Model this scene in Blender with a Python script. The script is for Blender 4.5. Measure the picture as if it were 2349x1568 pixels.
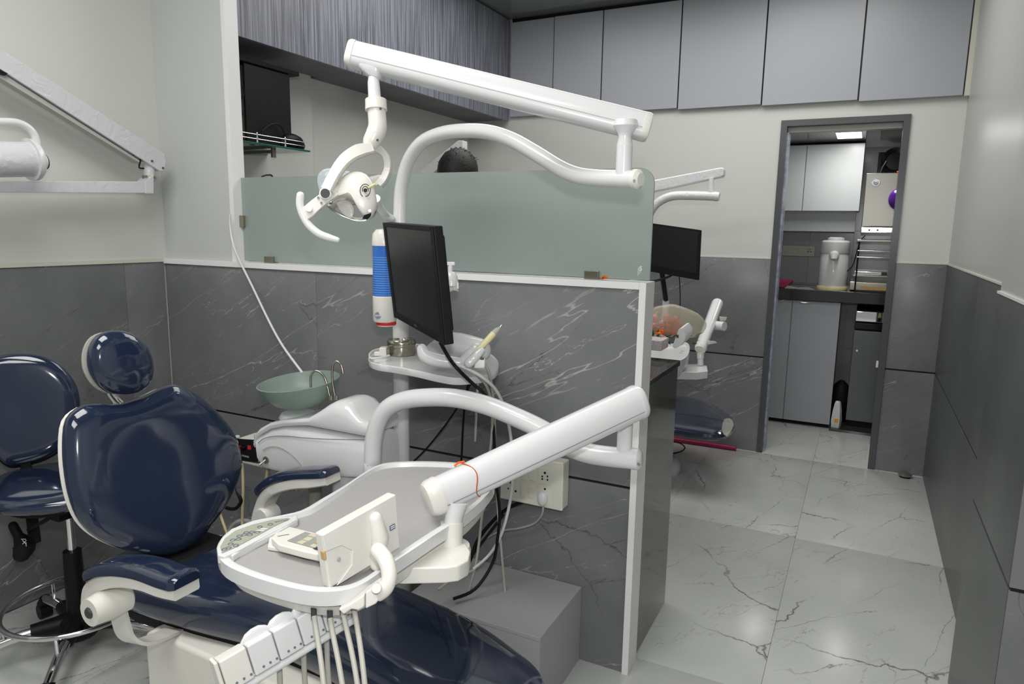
import bpy, bmesh, math, random
from mathutils import Vector as V, Matrix, noise
random.seed(7)
C = bpy.context.scene.collection
for o in list(bpy.data.objects): bpy.data.objects.remove(o)
# ------------------------------------------------------------------ camera
FPX, CX, CY, CH = 1582.7249, 1174.5, 784.0, 1.3556
FW = V((-0.44433738, 0.8810572, -0.16218049)); RT = V((0.89155143, 0.45262675, 0.01628082)); UP = V((-0.08775156, 0.13735807, 0.98662679))
cam_d = bpy.data.cameras.new('camera'); cam = bpy.data.objects.new('camera', cam_d); C.objects.link(cam)
m = Matrix.Identity(4)
for i in range(3):
    m[i][0] = RT[i]; m[i][1] = UP[i]; m[i][2] = -FW[i]
m[2][3] = CH
cam.matrix_world = m
cam_d.sensor_width = 36; cam_d.lens = FPX / 2349 * 36; cam_d.clip_start = 0.05
bpy.context.scene.camera = cam
sc = bpy.context.scene
sc.view_settings.view_transform = 'Standard'; sc.view_settings.look = 'None'
sc.view_settings.gamma = 1; sc.view_settings.use_curve_mapping = False
sc.view_settings.exposure = 0.12
# ------------------------------------------------------------------ world and lights
w = bpy.data.worlds.new('world'); sc.world = w; w.use_nodes = True
w.node_tree.nodes['Background'].inputs[0].default_value = (0.80, 0.84, 0.82, 1)
w.node_tree.nodes['Background'].inputs[1].default_value = 0.30
def area(name, loc, size, size_y, energy, col=(1, 0.985, 0.965), direction=(0, 0, -1)):
    l = bpy.data.lights.new(name, 'AREA'); l.shape = 'RECTANGLE'; l.size = size; l.size_y = size_y
    l.energy = energy; l.color = col
    o = bpy.data.objects.new(name, l); C.objects.link(o); o.location = loc
    o.rotation_euler = V(direction).to_track_quat('-Z', 'Y').to_euler()
    return o
area('ceiling_lamp', (-1.3, 0.6, 2.735), 1.4, 0.9, 30)
area('ceiling_lamp', (-0.3, -0.8, 2.735), 1.4, 0.9, 28)
area('ceiling_lamp', (-1.3, 3.1, 2.735), 1.4, 1.2, 18)
area('ceiling_lamp', (-0.30, 3.45, 2.735), 0.7, 1.0, 10)
area('kitchen_lamp', (-0.1, 5.0, 1.972), 0.10, 0.3, 3.0)
fl = bpy.data.lights.new('camera_flash', 'AREA'); fl.shape = 'RECTANGLE'; fl.size = 0.07; fl.size_y = 0.05; fl.energy = 9.2; fl.color = (0.97, 0.98, 1.0)
flo = bpy.data.objects.new('camera_flash', fl); C.objects.link(flo)
flo.matrix_world = m; flo.location = V((0, 0, CH)) + UP * 0.15 + RT * 0.01 - FW * 0.02

def P(x, y, **k):
    """point seen at photo pixel x, y on a given world plane or depth"""
    d = FW + RT * (x - CX) / FPX - UP * (y - CY) / FPX
    c = V((0, 0, CH))
    if 'd' in k: t = k['d']
    elif 'X' in k: t = k['X'] / d.x
    elif 'Y' in k: t = k['Y'] / d.y
    elif 'Z' in k: t = (k['Z'] - CH) / d.z
    else:
        a, n = V(k['pl'][0]), V(k['pl'][1]); t = (a - c).dot(n) / d.dot(n)
    return c + d * t
def pxr(px, d): return px * d / FPX
# ------------------------------------------------------------------ materials
MATS = {}
def mat(name, col, rough=0.5, metal=0.0, spec=0.5, coat=0.0, trans=0.0, ior=1.45, emit=None, estr=0, alpha=1, bump=0, bscale=200, sss=0):
    m = bpy.data.materials.new(name); m.use_nodes = True; b = m.node_tree.nodes['Principled BSDF']
    b.inputs['Base Color'].default_value = (*col, 1); b.inputs['Roughness'].default_value = rough
    b.inputs['Metallic'].default_value = metal; b.inputs['Specular IOR Level'].default_value = spec
    b.inputs['Coat Weight'].default_value = coat; b.inputs['Coat Roughness'].default_value = 0.05
    b.inputs['Transmission Weight'].default_value = trans; b.inputs['IOR'].default_value = ior; b.inputs['Alpha'].default_value = alpha
    if emit: b.inputs['Emission Color'].default_value = (*emit, 1); b.inputs['Emission Strength'].default_value = estr
    nt = m.node_tree
    if bump:
        t = nt.nodes.new('ShaderNodeTexCoord'); n = nt.nodes.new('ShaderNodeTexNoise'); n.inputs['Scale'].default_value = bscale; n.inputs['Detail'].default_value = 3
        bu = nt.nodes.new('ShaderNodeBump'); bu.inputs['Strength'].default_value = bump; bu.inputs['Distance'].default_value = 0.004
        nt.links.new(t.outputs['Object'], n.inputs['Vector']); nt.links.new(n.outputs['Fac'], bu.inputs['Height']); nt.links.new(bu.outputs['Normal'], b.inputs['Normal'])
    MATS[name] = m; return m
def srgb(r, g, b):
    f = lambda c: (c / 255 / 12.92) if c / 255 <= 0.04045 else ((c / 255 + 0.055) / 1.055) ** 2.4
    return (f(r), f(g), f(b))
class NT:
    def __init__(s, m): s.m = m; s.t = m.node_tree; s.b = s.t.nodes['Principled BSDF']
    def n(s, ty, **k):
        nd = s.t.nodes.new('ShaderNode' + ty)
        for a, v in k.items():
            if a[0] == '_': setattr(nd, a[1:], v)
            else: nd.inputs[a].default_value = v
        return nd
    def l(s, a, b): s.t.links.new(a, b)
    def math(s, op, a, b=None, clamp=False):
        nd = s.t.nodes.new('ShaderNodeMath'); nd.operation = op; nd.use_clamp = clamp
        for i, x in enumerate((a, b)):
            if x is None: continue
            if isinstance(x, (int, float)): nd.inputs[i].default_value = x
            else: s.l(x, nd.inputs[i])
        return nd.outputs[0]
    def mix(s, f, a, b):
        nd = s.t.nodes.new('ShaderNodeMix'); nd.data_type = 'RGBA'
        if isinstance(f, (int, float)): nd.inputs[0].default_value = f
        else: s.l(f, nd.inputs[0])
        for i, x in ((6, a), (7, b)):
            if isinstance(x, tuple): nd.inputs[i].default_value = (*x, 1)
            else: s.l(x, nd.inputs[i])
        return nd.outputs[2]
    def vein(s, vec, scale, width, seed, detail=3, dist=0.5):
        mp = s.n('Mapping'); mp.inputs['Location'].default_value = (seed, seed * 1.7, seed * 0.3); s.l(vec, mp.inputs['Vector'])
        wn = s.n('TexNoise', Scale=scale * 1.3, Detail=detail + 2, Roughness=0.6); s.l(mp.outputs[0], wn.inputs['Vector'])
        wo = s.n('VectorMath', _operation='SCALE'); s.l(wn.outputs['Color'], wo.inputs[0]); wo.inputs['Scale'].default_value = dist
        wa = s.n('VectorMath', _operation='ADD'); s.l(mp.outputs[0], wa.inputs[0]); s.l(wo.outputs[0], wa.inputs[1])
        vo = s.n('TexVoronoi', Scale=scale, _feature='DISTANCE_TO_EDGE'); s.l(wa.outputs[0], vo.inputs['Vector'])
        v = s.math('SUBTRACT', 1.0, s.math('DIVIDE', vo.outputs['Distance'], width), clamp=True)
        m = s.n('TexNoise', Scale=scale * 1.7, Detail=2)
        mp2 = s.n('Mapping'); mp2.inputs['Location'].default_value = (seed * 3.1, seed, 5)
        s.l(vec, mp2.inputs['Vector']); s.l(mp2.outputs[0], m.inputs['Vector'])
        k = s.math('MULTIPLY', s.math('SUBTRACT', m.outputs['Fac'], 0.47), 7, clamp=True)
        return s.math('MULTIPLY', v, k)
def marble(name, base, light, dark, vlight, vdark, rough, rot, stretch, wl=0.006, wd=0.007, mott=0.5, sc1=1.5, amt=(0.8, 0.7)):
    m = mat(name, base, rough); t = NT(m)
    tc = t.n('TexCoord'); oi = t.n('ObjectInfo')
    off = t.n('VectorMath', _operation='SCALE'); cb = t.n('CombineXYZ')
    t.l(oi.outputs['Random'], cb.inputs[0]); t.l(oi.outputs['Random'], cb.inputs[2]); t.l(cb.outputs[0], off.inputs[0]); off.inputs['Scale'].default_value = 13.7
    ad = t.n('VectorMath', _operation='ADD'); t.l(tc.outputs['Object'], ad.inputs[0]); t.l(off.outputs[0], ad.inputs[1])
    mp = t.n('Mapping'); mp.inputs['Rotation'].default_value = rot; t.l(ad.outputs[0], mp.inputs['Vector'])
    mp2 = t.n('Mapping'); mp2.inputs['Scale'].default_value = stretch; t.l(mp.outputs[0], mp2.inputs['Vector'])
    vec = mp2.outputs[0]
    ge = t.n('NewGeometry')
    n1 = t.n('TexNoise', Scale=2.2, Detail=6, Roughness=0.6); t.l(ge.outputs['Position'], n1.inputs['Vector'])
    f = t.math('MULTIPLY', t.math('SUBTRACT', n1.outputs['Fac'], 0.35), 2.2 , clamp=True)
    c = t.mix(f, dark, light)
    n2 = t.n('TexNoise', Scale=38, Detail=4); t.l(ge.outputs['Position'], n2.inputs['Vector'])
    c = t.mix(t.math('MULTIPLY', n2.outputs['Fac'], 0.25), c, base)
    v1 = t.vein(vec, sc1, wl, 3.3); v2 = t.vein(vec, sc1 * 1.9, wl * 1.1, 9.1); v3 = t.vein(vec, sc1 * 1.3, wd, 21.0, 6, 0.3); v4 = t.vein(ad.outputs[0], sc1 * 0.9, wd, 15.0, 6, 0.3)
    c = t.mix(t.math('MULTIPLY', t.math('MAXIMUM', v3, v4), amt[1]), c, vdark)
    c = t.mix(t.math('MULTIPLY', t.math('MAXIMUM', v1, v2), amt[0]), c, vlight)
    t.l(c, t.b.inputs['Base Color'])
    return m
R = math.radians
DM = dict(base=srgb(122, 123, 124), light=srgb(138, 139, 139), dark=srgb(106, 107, 109), vlight=srgb(190, 189, 183), vdark=srgb(52, 50, 48))
marble('tile_xz', **DM, rough=0.28, rot=(0, R(28), 0), stretch=(0.28, 1, 2.0), wl=0.004, wd=0.0035)
marble('tile_yz', **DM, rough=0.28, rot=(R(-30), 0, 0), stretch=(1, 0.28, 2.0), wl=0.004, wd=0.0035)
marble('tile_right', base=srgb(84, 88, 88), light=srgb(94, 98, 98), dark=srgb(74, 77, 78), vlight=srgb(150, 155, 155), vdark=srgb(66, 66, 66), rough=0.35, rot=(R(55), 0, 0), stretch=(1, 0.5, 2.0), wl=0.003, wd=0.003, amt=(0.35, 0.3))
marble('floor_marble', base=srgb(200, 202, 199), light=srgb(208, 210, 206), dark=srgb(188, 191, 187), vlight=srgb(120, 120, 118), vdark=srgb(60, 60, 58), rough=0.24, rot=(0, 0, R(-62)), stretch=(0.6, 2.0, 1), wl=0.006, wd=0.0055, sc1=1.4, amt=(0.6, 0.9))
mat('wall_paint', srgb(208, 209, 203), 0.45, bump=0.03, bscale=60)
mat('wall_white', srgb(196, 198, 195), 0.35)
mat('white_frame', srgb(232, 232, 230), 0.3)
mat('grout', srgb(22, 22, 24), 0.8)
mat('floor_grout', srgb(150, 151, 148), 0.7)
mat('cream_trim', srgb(206, 204, 190), 0.4)
mat('ceiling_pvc', srgb(128, 134, 131), 0.12, spec=0.6)
mat('laminate_grey', srgb(166, 169, 174), 0.36)
mat('laminate_dark_gap', srgb(18, 18, 30), 0.6)
mat('laminate_white', srgb(205, 209, 209), 0.25)
mat('granite', srgb(58, 60, 60), 0.08, spec=0.7)
mat('granite_face', srgb(88, 90, 85), 0.08, spec=0.7)
mat('door_frame', srgb(78, 80, 82), 0.25)
mat('reveal', srgb(176, 180, 196), 0.3)
mat('glass_frost', srgb(185, 196, 191), 0.42, trans=0.55, ior=1.3)
mat('glass_edge', srgb(190, 215, 205), 0.1)
mat('glass_green', srgb(20, 90, 75), 0.05, spec=0.8)
mat('clip_metal', srgb(150, 145, 128), 0.3, metal=0.8)
mat('chrome', (0.75, 0.75, 0.75), 0.12, metal=1)
mat('steel', srgb(170, 165, 150), 0.2, metal=1)
mat('steel_brushed', srgb(160, 157, 148), 0.32, metal=0.9)
mat('mirror', (0.85, 0.85, 0.85), 0.04, metal=1)
mat('vinyl', srgb(30, 40, 62), 0.10, spec=0.6, coat=0.8)
mat('plastic_white', srgb(216, 216, 216), 0.22, coat=0.3)
mat('plastic_cream', srgb(222, 219, 211), 0.28, coat=0.2)
mat('plastic_grey', srgb(176, 174, 168), 0.4)
mat('plastic_yellow', srgb(226, 216, 170), 0.35)
mat('rubber_grey', srgb(160, 158, 150), 0.5)
mat('hose', srgb(178, 175, 165), 0.45)
mat('black', srgb(19, 19, 20), 0.45, spec=0.25)
mat('black_matte', srgb(22, 22, 23), 0.6, spec=0.25)
mat('black_gloss', srgb(12, 12, 12), 0.15)
mat('screen', srgb(20, 21, 22), 0.22)
mat('screen_off', srgb(8, 8, 9), 0.5)
mat('blue_clear', srgb(50, 105, 190), 0.12, spec=0.7)
mat('cup_blue', srgb(95, 145, 210), 0.4)
mat('red', srgb(200, 40, 40), 0.4)
mat('pink', srgb(150, 25, 75), 0.4)
mat('orange', srgb(235, 95, 20), 0.6)
mat('yellow', srgb(240, 170, 30), 0.6)
mat('thread', srgb(190, 80, 30), 0.8)
mat('green_leaf', srgb(50, 100, 25), 0.6)
mat('purple', srgb(90, 35, 150), 0.15, spec=0.7)
mat('switch_white', srgb(222, 220, 208), 0.3)
mat('label_ink', srgb(60, 60, 62), 0.5)
mat('label_blue', srgb(90, 100, 120), 0.4)
mat('panel_green', srgb(162, 166, 150), 0.35)
mat('button_grey', srgb(110, 114, 124), 0.4)
mat('ink_white', srgb(225, 230, 228), 0.5)
mat('keypad_grey', srgb(150, 152, 145), 0.4)
mat('keypad_tan', srgb(186, 158, 104), 0.4)
mat('key_cream', srgb(198, 194, 168), 0.4)
mat('led_panel', (1, 1, 1), 0.5, emit=(1, 1, 0.95), estr=6)
mat('skin', srgb(150, 105, 80), 0.5)
mat('hair', srgb(16, 14, 13), 0.55, bump=0.6, bscale=160)
mat('shirt', srgb(70, 75, 90), 0.8)
mat('trousers', srgb(40, 42, 50), 0.8)
mat('grey_laminate_box', srgb(165, 165, 167), 0.5, bump=0.2, bscale=90)
mat('clear', (1, 1, 1), 0.04, trans=1.0, ior=1.15)
mat('wood_tan', srgb(196, 160, 104), 0.5)
mat('kitchen_tile', srgb(185, 185, 186), 0.2)
mat('steel_dark', srgb(112, 114, 116), 0.35, metal=0.85)
mat('wall_aisle_dim', srgb(182, 184, 180), 0.35)  # wall_white copied darker, its colour offsets the strong lamp light there
mat('bag_pattern', srgb(205, 205, 200), 0.5)
# striped laminate: vertical grain
def grain(name, base, c1, c2, sc=(180, 180, 3), rough=0.4):
    m = mat(name, base, rough); t = NT(m)
    tc = t.n('TexCoord'); mp = t.n('Mapping'); mp.inputs['Scale'].default_value = sc; t.l(tc.outputs['Object'], mp.inputs['Vector'])
    n = t.n('TexNoise', Scale=1.0, Detail=3, Roughness=0.6); t.l(mp.outputs[0], n.inputs['Vector'])
    f = t.math('MULTIPLY', t.math('SUBTRACT', n.outputs['Fac'], 0.40), 4.5, clamp=True)
    t.l(t.mix(f, c1, c2), t.b.inputs['Base Color'])
grain('laminate_striped', srgb(120, 122, 130), srgb(92, 94, 104), srgb(150, 153, 164))
grain('laminate_under', srgb(104, 104, 110), srgb(98, 98, 104), srgb(110, 110, 116), (3, 3, 3))
grain('reveal_strip', srgb(176, 180, 196), srgb(150, 154, 172), srgb(188, 192, 206), (8, 8, 25), 0.3)
grain('mesh_mat', srgb(160, 158, 156), srgb(152, 150, 148), srgb(168, 166, 164), (1500, 1500, 1500), 0.7)
grain('speckle', srgb(205, 200, 196), srgb(176, 150, 158), srgb(232, 230, 226), (300, 300, 300), 0.6)
# bottle-glass bowl and crinkled film
m_ = mat('glass_bowl', srgb(176, 192, 183), 0.30, trans=0.6, ior=1.3, spec=0.5)
def film(name, col, metal=0, strength=0.8):
    m = mat(name, col, 0.12, spec=0.8); t = NT(m)
    tc = t.n('TexCoord'); mp = t.n('Mapping'); mp.inputs['Scale'].default_value = (1, 1, 1); t.l(tc.outputs['Object'], mp.inputs['Vector'])
    n = t.n('TexNoise', Scale=17, Detail=3, Roughness=0.5, Distortion=1.8); t.l(mp.outputs[0], n.inputs['Vector'])
    bu = t.n('Bump', Strength=strength, Distance=0.004); t.l(n.outputs['Fac'], bu.inputs['Height']); t.l(bu.outputs[0], t.b.inputs['Normal'])
film('film_white', srgb(205, 205, 208))
film('film_white_far', srgb(215, 216, 216))
m_ = mat('film_clear', srgb(225, 222, 212), 0.25, spec=0.6, bump=0.9, bscale=30); NT(m_).b.inputs['Alpha'].default_value = 0.45
m_ = mat('clear_shield', srgb(205, 215, 220), 0.05, spec=0.8); NT(m_).b.inputs['Alpha'].default_value = 0.35
m_ = mat('bag_film', srgb(205, 200, 178), 0.25, spec=0.6, bump=0.8, bscale=26); NT(m_).b.inputs['Alpha'].default_value = 0.42
# ------------------------------------------------------------------ mesh builder
def frame_of(d):
    d = d.normalized(); a = V((0, 0, 1)) if abs(d.z) < 0.9 else V((1, 0, 0))
    x = d.cross(a).normalized(); return x, x.cross(d).normalized()
def catmull(pts, n=6):
    pts = [V(p) for p in pts]; out = []
    for i in range(len(pts) - 1):
        p0 = pts[max(i - 1, 0)]; p1 = pts[i]; p2 = pts[i + 1]; p3 = pts[min(i + 2, len(pts) - 1)]
        for k in range(n):
            t = k / n
            out.append(0.5 * ((2 * p1) + (p2 - p0) * t + (2 * p0 - 5 * p1 + 4 * p2 - p3) * t * t + (3 * p1 - p0 - 3 * p2 + p3) * t ** 3))
    out.append(pts[-1]); return out
class MB:
    def __init__(s): s.v = []; s.f = []; s.wn = False
    def ring(s, pts):
        i = len(s.v); s.v += [V(p) for p in pts]; return list(range(i, i + len(pts)))
    def bridge(s, a, b):
        n = len(a)
        for i in range(n): s.f.append((a[i], a[(i + 1) % n], b[(i + 1) % n], b[i]))
    def cap(s, a, flip=False): s.f.append(tuple(reversed(a)) if flip else tuple(a))
    def loft(s, rings, cap0=True, cap1=True):
        ids = [s.ring(r) for r in rings]
        for a, b in zip(ids, ids[1:]): s.bridge(a, b)
        if cap0: s.cap(ids[0], True)
        if cap1: s.cap(ids[-1])
        return s
    def box(s, lo, hi, bev=0):
        x0, y0, z0 = lo; x1, y1, z1 = hi
        return s.obox(V(((x0 + x1) / 2, (y0 + y1) / 2, (z0 + z1) / 2)), V((x1 - x0, 0, 0)), V((0, y1 - y0, 0)), V((0, 0, z1 - z0)), bev)
    def obox(s, c, ex, ey, ez, bev=0):
        """box by centre and three full edge vectors"""
        c = V(c); ex, ey, ez = V(ex) / 2, V(ey) / 2, V(ez) / 2
        bm = bmesh.new(); vs = []
        for sz in (-1, 1):
            for sx, sy in ((-1, -1), (1, -1), (1, 1), (-1, 1)): vs.append(bm.verts.new(c + ex * sx + ey * sy + ez * sz))
        for q in ((0, 3, 2, 1), (4, 5, 6, 7), (0, 1, 5, 4), (1, 2, 6, 5), (2, 3, 7, 6), (3, 0, 4, 7)): bm.faces.new([vs[i] for i in q])
        if bev: bmesh.ops.bevel(bm, geom=bm.edges[:], offset=bev, segments=3, profile=0.5, affect='EDGES'); s.wn = True
        s.addbm(bm); return s
    def addbm(s, bm):
        bmesh.ops.recalc_face_normals(bm, faces=bm.faces[:])
        i = len(s.v); bm.verts.index_update(); s.v += [v.co.copy() for v in bm.verts]; s.f += [tuple(v.index + i for v in f.verts) for f in bm.faces]; bm.free()
    def prism(s, pts, ext, bev=0, seg=3):
        """polygon outline swept along ext, optionally bevelled"""
        bm = bmesh.new(); a = [bm.verts.new(V(p)) for p in pts]; b = [bm.verts.new(V(p) + V(ext)) for p in pts]; n = len(a)
        bm.faces.new(a[::-1]); bm.faces.new(b)
        for i in range(n): bm.faces.new((a[i], a[(i + 1) % n], b[(i + 1) % n], b[i]))
        bmesh.ops.recalc_face_normals(bm, faces=bm.faces[:])
        if bev:
            es = [e for e in bm.edges if e.calc_face_angle(0) > 0.6]
            bmesh.ops.bevel(bm, geom=es, offset=bev, segments=seg, profile=0.5, affect='EDGES', clamp_overlap=True); s.wn = True
        s.addbm(bm); return s
    def tube(s, pts, r, seg=14, round0=False, round1=False, sm=0, cap=True):
        pts = [V(p) for p in pts]
        if sm:
            rr = r if isinstance(r, (list, tuple)) else [r] * len(pts); q = catmull(pts, sm); L = len(q)
            rs = []
            for i in range(L):
                t = i / sm; k = min(int(t), len(rr) - 2); rs.append(rr[k] + (rr[k + 1] - rr[k]) * (t - k))
            pts = q
        else: rs = list(r) if isinstance(r, (list, tuple)) else [r] * len(pts)
        def hemi(p, d, rad, back):
            o = []
            for a in (75, 50, 25): o.append((p + d * rad * math.sin(R(a)) * (-1 if back else 1), rad * math.cos(R(a))))
            return o
        T = []
        for i in range(len(pts)):
            a = pts[max(i - 1, 0)]; b = pts[min(i + 1, len(pts) - 1)]; T.append((b - a).normalized())
        seq = [(p, q) for p, q in zip(pts, rs)]; tt = list(T)
        if round0: h = hemi(pts[0], T[0], rs[0], True); seq = h + seq; tt = [T[0]] * 3 + tt
        if round1: h = hemi(pts[-1], T[-1], rs[-1], False)[::-1]; seq = seq + h; tt = tt + [T[-1]] * 3
        x, y = frame_of(tt[0]); rings = []
        for (p, rad), t in zip(seq, tt):
            x = (x - t * x.dot(t)).normalized(); y = t.cross(x)
            rings.append([p + (x * math.cos(2 * math.pi * k / seg) + y * math.sin(2 * math.pi * k / seg)) * rad for k in range(seg)])
        return s.loft(rings, cap, cap)
    def cyl(s, a, b, r, r2=None, seg=20): return s.tube([a, b], [r, r if r2 is None else r2], seg)
    def lathe(s, prof, c, axis=(0, 0, 1), seg=24):
        c = V(c); ax = V(axis).normalized(); x, y = frame_of(ax)
        rings = [[c + ax * z + (x * math.cos(2 * math.pi * k / seg) + y * math.sin(2 * math.pi * k / seg)) * max(r, 1e-4) for k in range(seg)] for r, z in prof]
        return s.loft(rings)
    def ball(s, c, r, seg=14, axes=None):
        c = V(c); r = r if isinstance(r, (tuple, list)) else (r, r, r)
        ax = axes or (V((1, 0, 0)), V((0, 1, 0)), V((0, 0, 1))); n = seg // 2
        rings = []
        for i in range(n + 1):
            a = -math.pi / 2 + math.pi * (i + 0.02) / (n + 0.04)
            rings.append([c + ax[0] * r[0] * math.cos(a) * math.cos(2 * math.pi * k / seg) + ax[1] * r[1] * math.cos(a) * math.sin(2 * math.pi * k / seg) + ax[2] * r[2] * math.sin(a) for k in range(seg)])
        return s.loft(rings)
    def puff(s, outline, nrm, front, back, n=7, pw=2.4, dish=0.0, close=True, sm=4, soft=False):
        """cushion: smooth closed outline bulging along its normal to the front and the back"""
        pts = [V(p) for p in outline]
        if sm:
            q = []; L = len(pts)
            for i in range(L):
                p0, p1, p2, p3 = pts[i - 1], pts[i], pts[(i + 1) % L], pts[(i + 2) % L]
                for k in range(sm):
                    t = k / sm; q.append(0.5 * ((2 * p1) + (p2 - p0) * t + (2 * p0 - 5 * p1 + 4 * p2 - p3) * t * t + (3 * p1 - p0 - 3 * p2 + p3) * t ** 3))
            pts = q
        c = sum(pts, V()) / len(pts); nrm = V(nrm).normalized(); rings = []
        L = len(pts); ell = [sum(((pts[(i + j) % L] - c) for j in range(-L // 8, L // 8 + 1)), V()) / (2 * (L // 8) + 1) * 1.06 for i in range(L)] if soft else pts
        def lev(h, sgn):
            o = []
            for i in range(n):
                a = (i + 0.0) / n * math.pi / 2
                k = math.cos(a) ** (2 / pw); z = math.sin(a) ** (2 / pw) * h * sgn
                o.append((k, z))
            return o
        bl = lev(back, -1); fl = lev(front, 1)
        tail = [(0.22, 1), (0.1, 1)]
        bk = [(k, z) for k, z in bl if k > 0.3]; fk = [(k, z) for k, z in fl if k > 0.3]
        seq = [(0.001, -back), (0.15, -back)] + bk[::-1] + fk[1:] + [(0.25, front), (0.12, front), (0.001, front)]
        for k, z in seq:
            zz = z
            if dish and z > 0: zz = z - dish * max(0, 1 - (k / 0.85) ** 2)
            b_ = min(1, max(0, (0.96 - k) * 1.25)) * 0.9 if soft else 0
            rings.append([c + ((p - c) * (1 - b_) + e_ * b_) * k + nrm * zz for p, e_ in zip(pts, ell)])
        return s.loft(rings)
ALL = []
def mesh_obj(name, mb, material, sharp=40, smooth=True):
    me = bpy.data.meshes.new(name); xs = mb.v
    lo = V((min(v.x for v in xs), min(v.y for v in xs), min(v.z for v in xs))); hi = V((max(v.x for v in xs), max(v.y for v in xs), max(v.z for v in xs)))
    o = V(((lo.x + hi.x) / 2, (lo.y + hi.y) / 2, lo.z))
    me.from_pydata([v - o for v in xs], [], mb.f); me.validate()
    bm = bmesh.new(); bm.from_mesh(me); bmesh.ops.recalc_face_normals(bm, faces=bm.faces[:]); bm.to_mesh(me); bm.free()
    for p in me.polygons: p.use_smooth = smooth
    if smooth: me.set_sharp_from_angle(angle=R(sharp))
    me.materials.append(MATS[material])
    ob = bpy.data.objects.new(name, me); C.objects.link(ob); ob.location = o; ob['_o'] = list(o)
    if mb.wn:
        w = ob.modifiers.new('wn', 'WEIGHTED_NORMAL'); w.keep_sharp = True
    return ob
class Thing:
    def __init__(s, name, label, cat, group=None, kind=None):
        s.name, s.label, s.cat, s.group, s.kind = name, label, cat, group, kind; s.parts = []; s.subs = []
    def part(s, name, mb, material, label=None, parent=None, **k):
        o = mesh_obj(name, mb, material, **k)
        if label: o['label'] = label
        (s.subs if parent else s.parts).append((o, parent)); return o
    def done(s):
        bb = []
        for o, _ in s.parts + s.subs:
            q = V(o['_o']); bb += [q + v.co for v in o.data.vertices]
        lo = V((min(v.x for v in bb), min(v.y for v in bb), min(v.z for v in bb))); hi = V((max(v.x for v in bb), max(v.y for v in bb), max(v.z for v in bb)))
        e = bpy.data.objects.new(s.name, None); C.objects.link(e); e.location = ((lo.x + hi.x) / 2, (lo.y + hi.y) / 2, lo.z); e.empty_display_size = 0.05
        tag(e, s.label, s.cat, s.group, s.kind)
        for o, _ in s.parts: o.parent = e; o.location = V(o['_o']) - e.location
        for o, p in s.subs: o.parent = p; o.location = V(o['_o']) - V(p['_o'])
        for o, _ in s.parts + s.subs: del o['_o']
        s.e = e; return e
def tag(o, label=None, cat=None, group=None, kind=None):
    if label: o['label'] = label
    if cat: o['category'] = cat
    if group: o['group'] = group
    if kind: o['kind'] = kind
def single(name, mb, material, label, cat, group=None, **k):
    o = mesh_obj(name, mb, material, **k); del o['_o']; tag(o, label, cat, group); return o
def text_mb(txt, org, right, up, size, depth=0.0006):
    """lettering as a mesh in the plane org/right/up"""
    cu = bpy.data.curves.new('t', 'FONT'); cu.body = txt; cu.size = 1; cu.align_x = 'CENTER'; cu.align_y = 'CENTER'
    ob = bpy.data.objects.new('t', cu); C.objects.link(ob); dg = bpy.context.evaluated_depsgraph_get(); me = ob.evaluated_get(dg).to_mesh()
    r_, u_ = V(right).normalized(), V(up).normalized(); n_ = r_.cross(u_)
    b = MB(); b.v = [V(org) + r_ * v.co.x * size + u_ * v.co.y * size + n_ * depth for v in me.vertices]; b.f = [tuple(p.vertices) for p in me.polygons]
    ob.evaluated_get(dg).to_mesh_clear(); bpy.data.objects.remove(ob); return b
def arc(c, a, b, r1, a0, a1, n=8, r2=None):
    c, a, b = V(c), V(a), V(b); r2 = r1 if r2 is None else r2
    return [c + a * r1 * math.cos(R(a0 + (a1 - a0) * i / n)) + b * r2 * math.sin(R(a0 + (a1 - a0) * i / n)) for i in range(n + 1)]
# ------------------------------------------------------------------ structure
XL, XR, XP, YP, YB, XE, ZC = -2.57, 0.4097, 0.3435, 1.90, 4.42, -0.538, 2.75
TH = 0.008   # tile thickness
def structure(name, mb, material, tiles=(), tmat=None, extra=()):
    """core mesh as the top-level object, its tiles as children"""
    o = mesh_obj(name, mb, material, smooth=False); oo = V(o['_o']); del o['_o']; o['kind'] = 'structure'
    cache = {}
    for lo, hi in tiles:
        d = tuple(round(hi[i] - lo[i], 4) for i in range(3))
        if d not in cache:
            t = mesh_obj('tile', MB().box(lo, hi, 0.0008), tmat); to = V(t['_o']); cache[d] = (t.data, to - V(lo)); del t['_o']
            t.parent = o; t.location = to - oo
        else:
            me, rel = cache[d]; t = bpy.data.objects.new('tile', me); C.objects.link(t); t.parent = o; t.location = V(lo) + rel - oo
    for nm, mb2, mt in extra:
        e = mesh_obj(nm, mb2, mt); e.parent = o; e.location = V(e['_o']) - oo; del e['_o']
    return o
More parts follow.
